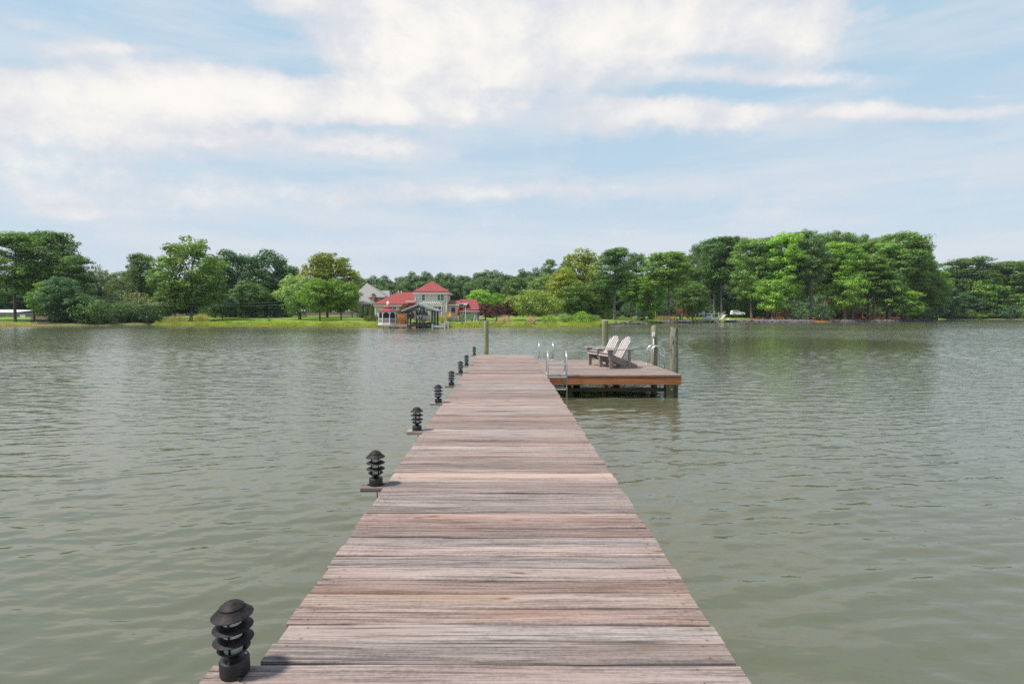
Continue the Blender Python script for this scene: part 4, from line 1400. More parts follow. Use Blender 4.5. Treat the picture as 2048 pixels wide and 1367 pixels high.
def hip(x0, x1, y0, y1, ze, rx0, rx1, ry, zr, th=.16):
    """hip roof solid: eave rectangle at ze, ridge from rx0 to rx1 at y=ry, height zr"""
    m = MB()
    m.add([(x0, y0, ze), (x1, y0, ze), (x1, y1, ze), (x0, y1, ze), (rx0, ry, zr), (rx1, ry, zr),
           (x0, y0, ze - th), (x1, y0, ze - th), (x1, y1, ze - th), (x0, y1, ze - th)],
          [(0, 1, 5, 4), (1, 2, 5), (2, 3, 4, 5), (3, 0, 4), (0, 6, 7, 1), (1, 7, 8, 2), (2, 8, 9, 3), (3, 9, 6, 0), (6, 9, 8, 7)])
    return m


def house_main():
    g = .95
    h = thing('beige_house', 'beige two-storey house with bright red hipped roofs behind the boathouse', 'house', (PX(864, 97), 97, g))
    # tower block
    x0, x1 = PX(830.5, 96), PX(893.5, 96); ze = PZ(583.5, 96)
    MB().bb(x0, x1, 96, 102, g - .6, ze - .1).build('wall', BEIGE, h)
    rf = hip(x0 - .38, x1 + .38, 95.6, 102.4, ze + .04, PX(864, 99) - .05, PX(864, 99) + .05, 99, PZ(562, 99)).build('roof', REDROOF, h)
    MB().bb(x0 - .36, x1 + .36, 95.62, 102.38, ze - .32, ze - .125).build('eave_trim', WHITE, rf)
    for x in (x0, x1):
        MB().bb(x - .07, x + .07, 95.93, 96.07, g, ze - .33).build('corner_trim', WHITE, h)
    window(h, PX(835.8, 96), PX(851.2, 96), PZ(601.5, 96), PZ(588, 96), 96, 2, 2, (CURTAIN, WINDOW), .11)
    window(h, PX(873.6, 96), PX(888.8, 96), PZ(601.5, 96), PZ(588, 96), 96, 2, 2, (WINDOW, WINDOW), .11)
    window(h, PX(864, 96), PX(887, 96), PZ(625.5, 96), PZ(611.5, 96), 96, 2, 1, (WINDOW, WINDOW), .12)
    window(h, PX(836, 96), PX(852, 96), PZ(626, 96), PZ(611.5, 96), 96, 2, 1, (WINDOW, WINDOW), .11)
    # white slatted pergola over the ground floor
    pg = MB().bb(PX(838, 95), PX(884, 95), 94.35, 94.45, PZ(609.3, 94.4), PZ(607.6, 94.4)).build('pergola', WHITE, h)
    for k in range(13):
        x = PX(839, 95) + k * (PX(883, 95) - PX(839, 95)) / 12
        hh = .32 * math.sin(math.pi * (k + .5) / 13)
        MB().bar((x, 94.2, PZ(607, 94.4)), (x, 95.95, PZ(607, 94.4) + .12 + hh), .07, .12).build('pergola_slat', WHITE, pg)
    for px in (839, 883):
        MB().bb(PX(px, 94.4) - .06, PX(px, 94.4) + .06, 94.34, 94.46, g - .4, PZ(609.3, 94.4) - .003).build('pergola_post', WHITE, pg)
    # left wing
    a0, a1 = PX(750.5, 95), x0 + .02; ze2 = PZ(608, 95)
    MB().bb(a0, a1 - .03, 95, 104, g - .6, ze2 - .08).build('wall', BEIGE, h)
    r2 = hip(a0 - .3, a1 - .04, 94.6, 104.4, ze2 + .03, PX(795, 99.5), a1 - .06, 99.5, PZ(584, 99.5)).build('roof', REDROOF, h)
    MB().bb(a0 - .28, a1 - .06, 94.62, 94.7, ze2 - .29, ze2 - .135).build('eave_trim', WHITE, r2)
    MB().bb(a0 - .06, a0 + .08, 94.94, 95.06, g - .3, ze2 - .3).build('corner_trim', WHITE, h)
    window(h, PX(785, 95), PX(793.5, 95), PZ(625, 95), PZ(612, 95), 95, 1, 2, WINDOW, .1)
    MB().bb(PX(812, 94), PX(829, 94), 93.6, 94.9, PZ(603.2, 94), PZ(601.4, 94)).build('porch_eave', WHITE, h)
    MB().add([(PX(812, 94), 93.62, PZ(611, 94)), (PX(829, 94), 93.62, PZ(611, 94)), (PX(829, 94), 94.9, PZ(607, 94)), (PX(812, 94), 94.9, PZ(607, 94)),
              (PX(812, 94), 93.62, PZ(611.6, 94)), (PX(829, 94), 93.62, PZ(611.6, 94)), (PX(829, 94), 94.9, PZ(611.6, 94)), (PX(812, 94), 94.9, PZ(611.6, 94))],
             [(0, 1, 2, 3), (4, 7, 6, 5), (0, 4, 5, 1), (1, 5, 6, 2), (2, 6, 7, 3), (3, 7, 4, 0)]).build('porch_roof', REDROOF, h)
    for px in (797, 803):
        MB().tube([(PX(px, 99.2), 99.2, PZ(588, 99.2)), (PX(px, 99.2), 99.2, PZ(581, 99.2))], .1, 8).build('vent_pipe', WHITE, r2)
    # weather vane mast
    MB().tube([(PX(833, 101), 101, PZ(584, 101)), (PX(833, 101), 101, PZ(565, 101))], .035, 6).build('mast', STEEL, h)
    MB().bar((PX(830, 101), 101, PZ(569, 101)), (PX(836.5, 101), 101, PZ(568.5, 101)), .05, .05).build('mast_arm', STEEL, h)
    # right link
    b0, b1 = x1 - .0, PX(918, 97)
    MB().bb(b0 + .05, b1, 97, 101, g - .6, PZ(609.5, 97)).build('wall', BEIGE, h)
    MB().add([(b0 + .08, 96.6, PZ(608.6, 96.6)), (b1 + .1, 96.6, PZ(608.6, 96.6)), (b1 + .1, 101.2, PZ(600.5, 101)), (b0 + .08, 101.2, PZ(600.5, 101)),
              (b0 + .08, 96.6, PZ(610, 96.6)), (b1 + .1, 96.6, PZ(610, 96.6)), (b1 + .1, 101.2, PZ(610, 101)), (b0 + .08, 101.2, PZ(610, 101))],
             [(0, 1, 2, 3), (4, 7, 6, 5), (0, 4, 5, 1), (1, 5, 6, 2), (2, 6, 7, 3), (3, 7, 4, 0)]).build('roof', REDROOF, h)
    MB().bb(b0 + .1, b1 + .08, 96.5, 96.59, PZ(610.6, 96.6), PZ(608.7, 96.6)).build('eave_trim', WHITE, h)
    window(h, PX(901, 97), PX(912.5, 97), PZ(628, 97), PZ(612.8, 97), 97, 1, 1, WINDOW, .12)
    # right wing
    c0, c1 = PX(917, 98), PX(956, 98); ze3 = PZ(619.5, 98)
    MB().bb(c0, c1, 98, 106, g - .6, ze3 - .1).build('wall', simple('cream_wall', (.55, .50, .42), .7, 0, .08, 1), h)
    r3 = hip(c0 - .3, c1 + .3, 97.5, 106.5, ze3 + .03, PX(921, 102), PX(953, 102), 102, PZ(598.5, 102)).build('roof', REDROOF, h)
    MB().bb(c0 - .28, c1 + .28, 97.52, 97.6, ze3 - .3, ze3 - .135).build('eave_trim', WHITE, r3)
    dm = MB().bb(PX(919, 98), PX(934, 98), 98.1, 101.5, PZ(617, 98), PZ(607.6, 98)).build('dormer', REDROOF, h)
    MB().bb(PX(917, 98), PX(936, 98), 97.8, 101.6, PZ(607.5, 98), PZ(605.8, 98)).build('dormer_roof', WHITE, dm)
    w1 = MB().bb(PX(920.5, 98), PX(927.5, 98), 98.0, 98.09, PZ(614.3, 98), PZ(607.7, 98)).build('dormer_window', WHITE, dm)
    MB().bb(PX(921.8, 98), PX(926.2, 98), 97.97, 97.999, PZ(613.2, 98), PZ(608.8, 98)).build('pane', WINDOW, w1) if False else None
    MB().bb(PX(921.8, 98), PX(926.2, 98), 97.96, 97.996, PZ(613.2, 98), PZ(608.8, 98)).build('dormer_pane', WINDOW, dm)
    for px in (929, 934, 939):
        window(h, PX(px - 2, 98), PX(px + 2, 98), PZ(630, 98), PZ(622, 98), 98, 1, 1, WINDOW, .06)


house_main()

# raised house deck with rail, a yellow cloth and an orange chair back
dk = thing('house_deck', 'low raised timber deck with railing at the right of the beige house', 'deck', (PX(905, 92), 92, .85))
MB().bb(PX(891.5, 92), PX(918.5, 92), 91.6, 95.5, PZ(635.3, 92), PZ(633.6, 92)).build('floor', BACKDECK, dk)
MB().bb(PX(891.5, 92), PX(918.5, 92), 91.62, 91.7, PZ(625, 92), PZ(624, 92)).build('top_rail', BACKDECK, dk)
for k in range(10):
    x = PX(892, 92) + k * (PX(918, 92) - PX(892, 92)) / 9
    MB().bb(x - .035, x + .035, 91.63, 91.69, PZ(633.6, 92), PZ(625, 92)).build('baluster', BACKDECK, dk)
for px in (893, 905, 917):
    MB().bb(PX(px, 92) - .06, PX(px, 92) + .06, 91.8, 91.92, ground_z(px, 92) - .2, PZ(635.3, 92) - .003).build('post', GREYTRIM, dk)
cl = MB().extrude([(PX(896.5, 91.5), 91.5, PZ(633, 91.5)), (PX(902.5, 91.5), 91.52, PZ(633, 91.5)), (PX(902, 91.5), 91.55, PZ(626.5, 91.5)), (PX(900.5, 91.5), 91.56, PZ(623.5, 91.5)), (PX(898, 91.5), 91.56, PZ(624.5, 91.5))], (0, .06, 0)).build('beach_towel', YELLOWP)
tag(cl, 'yellow orange towel hanging over the house deck railing', 'towel')
oc = MB().extrude([(PX(892.5, 92.3), 92.3, PZ(633, 92.3)), (PX(896.5, 92.3), 92.3, PZ(633, 92.3)), (PX(896.5, 92.3), 92.45, PZ(625, 92.3)), (PX(892.5, 92.3), 92.45, PZ(625, 92.3))], (0, .1, 0)).build('beach_towel', ORANGEP)
tag(oc, 'rust orange cloth at the left end of the house deck', 'towel')
um = thing('closed_umbrella', 'closed red patio umbrella at the right end of the house deck', 'umbrella', (PX(916.5, 91), 91, .9))
MB().tube([(PX(916.5, 91), 91, .85), (PX(916.5, 91), 91, PZ(614, 91))], .03, 6).build('pole', WHITE, um)
MB().lathe([(.16, 0), (.24, .2), (.2, .7), (.1, 1.15), (.03, 1.3)], (PX(916.5, 91), 91, PZ(630, 91)), 10).build('canopy', REDP, um, True)
sh = thing('sunshade', 'navy blue sunshade on pale legs near the purple maples', 'umbrella', (PX(952, 90), 90, .9))
MB().lathe([(.46, 0), (.44, .06), (.2, .2), (.03, .26)], (PX(953, 90), 90, PZ(627.6, 90)), 10).build('canopy', NAVY, sh, True)
for s in (-1, 1):
    MB().tube([(PX(950, 90) + s * .28, 90, ground_z(950, 90)), (PX(951, 90) + s * .06, 90, PZ(627.5, 90))], .04, 6).build('leg', WHITE, sh)
pol = thing('garden_pole', 'thin white bird-house pole right of the house deck', 'pole', (PX(931, 88), 88, .7))
MB().tube([(PX(931, 88), 88, .6), (PX(931, 88), 88, PZ(610, 88))], .035, 6).build('mast', WHITE, pol)
MB().bb(PX(928, 88), PX(934, 88), 87.8, 88.2, PZ(609.9, 88), PZ(606.8, 88)).build('bird_house', WHITE, pol)
wl = thing('bench_swing', 'small pale metal bench by the purple maples', 'bench', (PX(961, 91), 91, .85))
bz = ground_z(961, 91)
MB().bb(PX(958, 91), PX(964, 91), 90.8, 91.2, bz + .38, bz + .44).build('seat', FARWOOD, wl)
MB().bb(PX(958, 91), PX(964, 91), 91.2, 91.26, bz + .44, bz + .95).build('backrest', FARWOOD, wl)
for s in (958.3, 963.7):
    MB().bb(PX(s, 91) - .03, PX(s, 91) + .03, 90.85, 90.95, bz - .1, bz + .378).build('leg', FARWOOD, wl)

# brick house behind
bh = thing('brick_house', 'red brick house with grey shingle roofs left of the red-roofed house', 'house', (PX(740, 135), 135, 1.2))
Yb = 134
MB().bb(PX(714, Yb), PX(768, Yb), Yb, Yb + 9, .8, PZ(593, Yb)).build('wall', BRICK, bh)
hip(PX(706, Yb), PX(771, Yb), Yb - .5, Yb + 9.5, PZ(592.5, Yb), PX(733.7, Yb + 4), PX(734.3, Yb + 4), Yb + 4, PZ(566, Yb + 4)).build('roof', GREYROOF, bh)
MB().bb(PX(706, Yb), PX(771, Yb), Yb - .58, Yb - .503, PZ(594.5, Yb), PZ(593, Yb)).build('eave_trim', WHITE, bh)
MB().bb(PX(757, Yb + 6), PX(777, Yb + 6), Yb + 6, Yb + 12, 1, PZ(594, Yb + 6)).build('wall', BRICK, bh)
hip(PX(752, Yb + 6), PX(780, Yb + 6), Yb + 5.6, Yb + 12.4, PZ(593.5, Yb + 6), PX(754, Yb + 9), PX(779, Yb + 9), Yb + 9, PZ(581, Yb + 9)).build('roof', GREYROOF, bh)
chm = MB().bb(PX(743.8, Yb - 1), PX(748.5, Yb - 1), Yb - 1, Yb - .2, 1, PZ(588.5, Yb - 1)).build('chimney', BRICK, bh)
MB().bb(PX(743.2, Yb - 1), PX(749.1, Yb - 1), Yb - 1.06, Yb - .14, PZ(588.4, Yb - 1), PZ(586.8, Yb - 1)).build('chimney_cap', GREYROOF, chm)
window(bh, PX(756, Yb), PX(760, Yb), PZ(604, Yb), PZ(596.5, Yb), Yb, 1, 2, WINDOW, .1)
Yc = 128
MB().bb(PX(714, Yc), PX(744, Yc), Yc, Yc + 5.5, .8, PZ(609, Yc)).build('wall', BRICK, bh)
hip(PX(710, Yc), PX(747, Yc), Yc - .4, Yc + 5.9, PZ(608.5, Yc), PX(718, Yc + 3), PX(734, Yc + 3), Yc + 3, PZ(592.5, Yc + 3)).build('roof', GREYROOF, bh)
window(bh, PX(716, Yc), PX(722, Yc), PZ(622.5, Yc), PZ(610, Yc), Yc, 2, 2, WINDOW, .14)
window(bh, PX(729, Yc), PX(734, Yc), PZ(622.5, Yc), PZ(610, Yc), Yc, 1, 2, WINDOW, .14)
sf = thing('white_fence', 'low white porch fence in front of the brick house', 'fence', (PX(700, 122), 122, 1.1))
fz = ground_z(700, 122)
for k in range(9):
    x = PX(686, 122) + k * .42
    MB().bb(x - .06, x + .06, 121.97, 122.03, fz - .1, fz + .95).build('picket', WHITE, sf)
for z in (.25, .75):
    MB().bb(PX(686, 122), PX(686, 122) + 3.4, 122.032, 122.07, fz + z, fz + z + .08).build('rail', WHITE, sf)


# ------------------------------------------------------------------ gazebo on its little dock
def gazebo():
    cx, cy, rr = PX(775.7, 78.2), 78.2, 1.22
    z0 = .55; zt = PZ(622.3, 77)
    g = thing('gazebo', 'white screened octagonal gazebo with two-tier red roof at the water edge', 'gazebo', (cx, cy, z0))
    ang8 = [math.pi / 8 + k * math.pi / 4 for k in range(8)]
    P8 = [Vector((cx + rr * math.cos(a), cy + rr * math.sin(a), 0)) for a in ang8]
    MB().lathe([(rr + .14, z0 - .12), (rr + .14, z0), (.01, z0)], (cx, cy, 0), 8, math.pi / 8).build('floor', WHITE, g)
    for p in P8:
        MB().tube([(p.x, p.y, z0 + .003), (p.x, p.y, zt)], .06, 6).build('post', WHITE, g)
    for k in range(8):
        a, b = P8[k], P8[(k + 1) % 8]
        d = (b - a).normalized(); nrm = Vector((d.y, -d.x, 0)); L = (b - a).length
        pn = MB()
        for z, hh in ((.08, .1), (.72, .07), (zt - z0 - .06, .12)):
            pn.bar(a + d * .06 + Vector((0, 0, z0 + z)), b - d * .06 + Vector((0, 0, z0 + z)), .045, hh)
        # arched spandrels
        w = L - .12; zt2 = zt - .12; n = 8
        prev = None
        for i in range(n + 1):
            t = i / n; x = .06 + w * t
            dz = .30 * (1 - math.sqrt(max(0, 1 - (2 * t - 1) ** 2)))
            q = (a + d * x + Vector((0, 0, zt2 - .02 - dz)), a + d * x + Vector((0, 0, zt2 + .02)))
            if prev: pn.extrude([prev[0], q[0], q[1], prev[1]], nrm * .03)
            prev = q
        pr = pn.build('panel_frame', WHITE, g)
        MB().extrude([a + d * .06 + Vector((0, 0, z0 + .75)), b - d * .06 + Vector((0, 0, z0 + .75)), b - d * .06 + Vector((0, 0, zt - .1)), a + d * .06 + Vector((0, 0, zt - .1))], nrm * -.008).build('screen', SCREEN, pr)
        MB().extrude([a + d * .06 + Vector((0, 0, z0 + .13)), b - d * .06 + Vector((0, 0, z0 + .13)), b - d * .06 + Vector((0, 0, z0 + .69)), a + d * .06 + Vector((0, 0, z0 + .69))], nrm * -.012).build('lower_panel', GREYROOF, pr)
    z1 = PZ(615.8, 77)
    MB().lathe([(rr + .2, zt - .02), (rr + .2, zt + .04), (.62, z1), (.6, z1 - .05)], (cx, cy, 0), 8, math.pi / 8).build('lower_roof', REDROOF, g)
    MB().lathe([(.56, z1 - .04), (.56, z1 + .06), (.5, z1 + .06)], (cx, cy, 0), 8, math.pi / 8).build('collar', BLACK, g)
    z2 = PZ(609.8, 77)
    MB().lathe([(.70, z1 + .05), (.70, z1 + .09), (.2, z2), (.18, z2 - .03)], (cx, cy, 0), 8, math.pi / 8).build('upper_roof', REDROOF, g)
    cu = MB().lathe([(.2, z2 - .05), (.2, z2 + .1), (.14, z2 + .1), (.14, z2 + .26), (.24, z2 + .26), (.22, z2 + .32), (.08, z2 + .46), (.02, z2 + .62)], (cx, cy, 0), 8, math.pi / 8).build('cupola', WHITE, g)


gazebo()

fd = thing('shore_dock', 'low reddish timber dock under the gazebo and boathouse', 'dock', (PX(820, 76), 76, 0))
dzf = .43
x0, x1 = PX(764, 75.5), PX(864, 75.5)
n = 46
for k in range(n):
    xx = x0 + (x1 - x0) * k / n
    if PX(817, 75.5) < xx < PX(856, 75.5):
        MB().bb(xx + .006, xx + (x1 - x0) / n - .006, 78.9, 80.9, dzf - .04, dzf).build('plank', BACKDECK, fd)
    else:
        MB().bb(xx + .006, xx + (x1 - x0) / n - .006, 75.5, 80.9, dzf - .04, dzf).build('plank', BACKDECK, fd)
MB().bb(x0, PX(813, 75.5), 75.44, 75.5 - .003, dzf - .24, dzf - .02).build('fascia_board', BACKDECK, fd)
MB().bb(PX(816, 78.9), PX(857, 78.9), 78.83, 78.9 - .003, dzf - .26, dzf - .02).build('fascia_board', BACKDECK, fd)
for px in (766, 780, 795, 808):
    MB().tube([(PX(px, 75.9), 75.9, -.8), (PX(px, 75.9), 75.9, dzf - .05)], .09, 8).build('piling', GREYTRIM, fd)
# side dock at right
sd_ = thing('side_dock', 'short grey timber dock with stubby pilings right of the boathouse', 'dock', (PX(881, 75), 75, 0))
for k in range(16):
    xx = PX(866, 75) + k * (PX(890, 75) - PX(866, 75)) / 16
    MB().bb(xx + .005, xx + (PX(890, 75) - PX(866, 75)) / 16 - .005, 74.4, 77.6, .36, .40).build('plank', FARWOOD, sd_)
MB().bb(PX(866, 75), PX(890, 75), 74.34, 74.397, .12, .38).build('fascia_board', FARWOOD, sd_)
for px, yy, zt_ in ((890, 74.2, .95), (893, 75.5, 1.05), (897, 74.6, .9), (895, 76.8, 1.0), (865, 74.2, .6)):
    MB().tube([(PX(px, yy), yy, -.8), (PX(px, yy), yy, zt_)], .1, 8).build('piling', FARWOOD, sd_, True, auto=40)


def boathouse():
    Yf, Ybk = 75.0, 81.0
    b = thing('boathouse', 'open boathouse with dark green posts and grey gabled roof over a lifted boat', 'boathouse', (PX(840, 78), 78, 0))
    ze = PZ(620.5, Yf); zp = PZ(607.8, Yf); xc = PX(838.5, Yf); xa, xb = PX(804, Yf), PX(876.5, Yf)
    for (px, yy) in ((814, Yf + .5), (818.5, Yf + .9), (863.5, Yf + .5), (868, Yf + .9), (872, Yf + 1.8), (823, 79.5), (827, 80.5), (860, 80.2)):
        MB().tube([(PX(px, Yf), yy, -1), (PX(px, Yf), yy, ze - .05)], .125, 9).build('post', GREENPOST, b, True, auto=40)
    # roof slabs
    for s, xe in ((-1, xa), (1, xb)):
        m = MB(); t = .12
        m.add([(xe, Yf - .6, ze - .02), (xc, Yf - .6, zp), (xc, Ybk, zp), (xe, Ybk, ze - .02), (xe, Yf - .6, ze - .02 - t), (xc, Yf - .6, zp - t), (xc, Ybk, zp - t), (xe, Ybk, ze - .02 - t)],
              [(0, 1, 2, 3), (4, 7, 6, 5), (0, 4, 5, 1), (1, 5, 6, 2), (2, 6, 7, 3), (3, 7, 4, 0)])
        m.build('roof_slab', GREYTRIM, b)
        MB().bar((xe, Yf - .63, ze - .06), (xc, Yf - .63, zp - .04), .05, .2).build('barge_board', LATT, b)
    MB().bb(PX(812, Yf), PX(872, Yf), Yf + .3, Yf + .42, PZ(621.3, Yf), PZ(618.8, Yf)).build('tie_beam', GREYTRIM, b)
    for side in (814.5, 867):
        MB().bb(PX(side, Yf) - .06, PX(side, Yf) + .06, Yf + .45, Ybk - .3, PZ(621.2, Yf), PZ(619, Yf)).build('plate_beam', GREYTRIM, b)
    # gable slats
    for k in range(1, 17):
        t = k / 17; x = PX(814, Yf) + t * (PX(863, Yf) - PX(814, Yf))
        zt_ = zp - abs(x - xc) / (xc - xa) * (zp - ze) - .14 if x < xc else zp - abs(x - xc) / (xb - xc) * (zp - ze) - .14
        if zt_ > PZ(618.7, Yf) + .05:
            MB().bb(x - .035, x + .035, Yf + .33, Yf + .38, PZ(618.7, Yf), zt_).build('gable_slat', LATT, b)
    for z in (.3, .62):
        MB().bb(xc - 1.9 * (1 - z), xc + 1.9 * (1 - z), Yf + .385, Yf + .42, PZ(618.7, Yf) + z - .03, PZ(618.7, Yf) + z + .03).build('gable_rail', LATT, b)
    # lights on the posts
    MB().lathe([(.05, -.1), (.12, 0), (.05, .12)], (PX(811.5, Yf), Yf + .3, PZ(628, Yf)), 8).build('lamp_globe', WHITE, b, True)
    MB().lathe([(.05, -.1), (.12, 0), (.05, .12)], (PX(819.5, Yf), Yf + .5, PZ(626, Yf)), 8).build('lamp_globe', WHITE, b, True)


boathouse()


def boat():
    cx, Y0_ = PX(842, 77), 76.6
    b = thing('motor_boat', 'white and dark blue motor boat hanging on the lift inside the boathouse', 'boat', (cx, Y0_, 1.0))
    zk, zs = PZ(645, 77), PZ(630, 77)
    st = [(0, .05, zs + .12, zk + .5), (.5, .45, zs + .08, zk + .22), (1.2, .72, zs, zk + .05), (2.4, .82, zs - .05, zk), (4.0, .82, zs - .05, zk)]
    vs, fs = [], []
    for d, w, zt_, zb in st:
        y = Y0_ + d; zm = zb + (zt_ - zb) * .42
        vs += [(cx - w, y, zt_), (cx - w * .93, y, zm), (cx, y, zb), (cx + w * .93, y, zm), (cx + w, y, zt_)]
    for i in range(len(st) - 1):
        for j in range(4):
            fs.append((i * 5 + j, i * 5 + j + 1, (i + 1) * 5 + j + 1, (i + 1) * 5 + j))
        fs.append((i * 5 + 4, i * 5, (i + 1) * 5, (i + 1) * 5 + 4))
    fs.append((0, 4, 3, 2, 1)); fs.append((20, 21, 22, 23, 24))
    MB().add(vs, fs).build('hull', BOATW, b)
    MB().extrude([(cx - .34, Y0_ + .28, zs - .02), (cx + .34, Y0_ + .28, zs - .02), (cx + .14, Y0_ + .1, zk + .42), (cx, Y0_ - .03, zk + .36), (cx - .14, Y0_ + .1, zk + .42)], (0, -.09, 0)).build('bow_stripe', BOATB, b)
    for s in (-1, 1):
        MB().bar((cx + s * .1, Y0_ - .03, zs + .14), (cx + s * .86, Y0_ + 1.25, zs + .06), .06, .16).build('rub_rail', BOATB, b)
    MB().bb(cx - .62, cx + .62, Y0_ + 1.7, Y0_ + 1.75, zs, zs + .42).build('windscreen', WINDOW, b)
    for s in (-.35, .35):
        MB().bb(cx + s - .22, cx + s + .22, Y0_ + 2.3, Y0_ + 2.8, zs, zs + .5).build('seat', HONEYW, b)
    MB().bb(cx - .75, cx + .75, Y0_ + 2.0, Y0_ + 3.2, zs + .62, zs + .74).build('rolled_cover', HONEYW, b)
    lf = thing('boat_lift', 'dark timber lift cradle under the hanging boat', 'boat lift', (cx, 78, 0))
    for yy in (77.6, 79.6):
        MB().bb(PX(820, 77), PX(862, 77), yy - .08, yy + .08, zk - .2, zk - .02).build('cradle_beam', JOIST, lf)
        for px in (822, 860):
            MB().tube([(PX(px, 77), yy, zk - .05), (PX(px, 77), yy, PZ(620, 77))], .025, 6).build('cable', STEEL, lf)


boat()
for k, (px, yy, ln, mat, lb) in enumerate(((838, 79.3, 2.2, simple('pink_white_kayak', (.62, .50, .48), .4), 'pale pink upturned kayak on the dock inside the boathouse'),
                                            (850, 79.9, 2.0, simple('maroon_kayak', (.22, .03, .04), .4), 'dark red upturned kayak on the dock inside the boathouse'),
                                            (824.5, 79.0, .5, simple('orange_buoy', (.62, .25, .04), .5), 'small orange float at the foot of the left boathouse posts'),
                                            (878, 78.0, 1.6, BOATW, 'white dinghy upturned on the bank right of the boathouse'))):
    m = MB(); n = 8
    rr = [.04, .26, .34, .26, .04] if ln > 1 else [.05, .16, .2, .16, .05]
    zb = dzf + .02 if k < 3 else max(.45, ground_z(px, yy))
    vs, fs = [], []
    for i in range(5):
        x = PX(px, yy) - ln / 2 + ln * i / 4
        for j in range(7):
            a = math.pi * j / 6
            vs.append((x, yy + math.cos(a) * rr[i], zb + math.sin(a) * rr[i] * (.8 if ln > 1 else 2.2)))
    for i in range(4):
        for j in range(6):
            fs.append((i * 7 + j, (i + 1) * 7 + j, (i + 1) * 7 + j + 1, i * 7 + j + 1))
        fs.append((i * 7, i * 7 + 6, (i + 1) * 7 + 6, (i + 1) * 7))
    fs.append(tuple(range(7))); fs.append(tuple(reversed(range(28, 35))))
    o = m.add(vs, fs).build('kayak' if k < 2 else ('float_buoy' if k == 2 else 'dinghy'), mat, None, True)
    tag(o, lb, ('kayak', 'kayak', 'buoy', 'boat')[k])

# ------------------------------------------------------------------ shed at the left edge
sd = thing('long_shed', 'low grey shed with pale metal roof at the left frame edge', 'shed', (PX(-20, 128), 128, 1))
MB().bb(PX(-90, 128), PX(31.5, 128), 128, 133, .6, PZ(624.3, 128)).build('wall', SHEDW, sd)
MB().add([(PX(-92, 128), 127.6, PZ(625, 128)), (PX(33, 128), 127.6, PZ(625, 128)), (PX(33, 128), 133.4, PZ(620, 133)), (PX(-92, 128), 133.4, PZ(620, 133)),
          (PX(-92, 128), 127.6, PZ(624, 128)), (PX(33, 128), 127.6, PZ(624, 128)), (PX(24, 133), 133.4, PZ(619, 133)), (PX(-92, 128), 133.4, PZ(619, 133))],
         [(4, 5, 6, 7), (0, 3, 2, 1), (0, 1, 5, 4), (1, 2, 6, 5), (2, 3, 7, 6), (3, 0, 4, 7)]).build('roof', METALROOF, sd)
for px in (2, 8, 20):
    MB().bb(PX(px, 128), PX(px, 128) + .1, 127.93, 127.997, .9, PZ(625.4, 128)).build('post', GREYTRIM, sd)
pf = thing('picket_fence', 'short white picket fence between the trunks at far left', 'fence', (PX(45, 118), 118, 1))
pz = ground_z(45, 118)
for k in range(7):
    x = PX(41, 118) + k * .15
    MB().bb(x - .05, x + .05, 117.97, 118.03, pz - .1, pz + .65).build('picket', WHITE, pf)
MB().bb(PX(41, 118) - .08, PX(41, 118) + 1.0, 118.032, 118.07, pz + .3, pz + .38).build('rail', WHITE, pf)


# ------------------------------------------------------------------ utility wires by the left bank
def wire(p0, p1, sag, r, label):
    n = 24; pts = []
    for i in range(n + 1):
        t = i / n; p = Vector(p0).lerp(Vector(p1), t); p.z -= sag * 4 * t * (1 - t); pts.append(p)
    tag(MB().tube(pts, r, 5).build('utility_wire', simple('wire_grey', (.30, .30, .32), .5), None, True), label, 'wire', 'utility wires across the left bank')


wire((PX(150, 91), 91, PZ(597, 91)), (PX(600, 110), 110, PZ(602, 110)), .6, .018, 'upper thin utility wire crossing in front of the left trees')
wire((PX(150, 91), 91, PZ(601, 91)), (PX(600, 110), 110, PZ(607, 110)), .7, .018, 'lower thin utility wire crossing in front of the left trees')

# ------------------------------------------------------------------ play area, middle right
Yp = 124
gz = ground_z(1355, Yp)
pt = thing('play_tower', 'wooden play tower with orange canopy, ladder and slide on the middle shore', 'play tower', (PX(1359, Yp), Yp, gz))
tx0, tx1 = PX(1353, Yp), PX(1365, Yp)
for x in (tx0, tx1):
    for yy in (Yp, Yp + 1.2):
        MB().bb(x - .06, x + .06, yy - .06, yy + .06, gz - .2, PZ(621, Yp)).build('post', HONEYW, pt)
MB().bb(tx0 - .08, tx1 + .08, Yp - .08, Yp + 1.3, PZ(629, Yp), PZ(628, Yp)).build('platform', HONEYW, pt)
MB().add([(tx0 - .15, Yp - .15, PZ(622.5, Yp)), (tx1 + .15, Yp - .15, PZ(622.5, Yp)), (tx1 + .15, Yp + 1.4, PZ(622.5, Yp)), (tx0 - .15, Yp + 1.4, PZ(622.5, Yp)), (tx0 - .1, Yp + .6, PZ(616.5, Yp)), (tx1 + .1, Yp + .6, PZ(616.5, Yp))],
         [(0, 1, 5, 4), (1, 2, 5), (2, 3, 4, 5), (3, 0, 4), (0, 3, 2, 1)]).build('canopy', ORANGEP, pt)
for z in (626.5, 624.8):
    MB().bb(tx0, tx1, Yp - .1, Yp - .065, PZ(z, Yp), PZ(z - 1, Yp)).build('rail', ORANGEW, pt)
MB().extrude([(PX(1364, Yp), Yp - .3, PZ(626.5, Yp)), (PX(1367, Yp), Yp - .35, PZ(632, Yp)), (PX(1365.5, Yp), Yp - .35, PZ(632, Yp)), (PX(1362.5, Yp), Yp - .3, PZ(626.5, Yp))], (0, .25, 0)).build('ladder', FARWOOD, pt)
MB().extrude([(PX(1370, Yp), Yp + .2, PZ(626, Yp)), (PX(1373, Yp), Yp + .2, PZ(626, Yp)), (PX(1380, Yp), Yp + .2, PZ(636, Yp)), (PX(1377, Yp), Yp + .2, PZ(637, Yp))], (0, .6, 0)).build('slide', ORANGEP, pt)
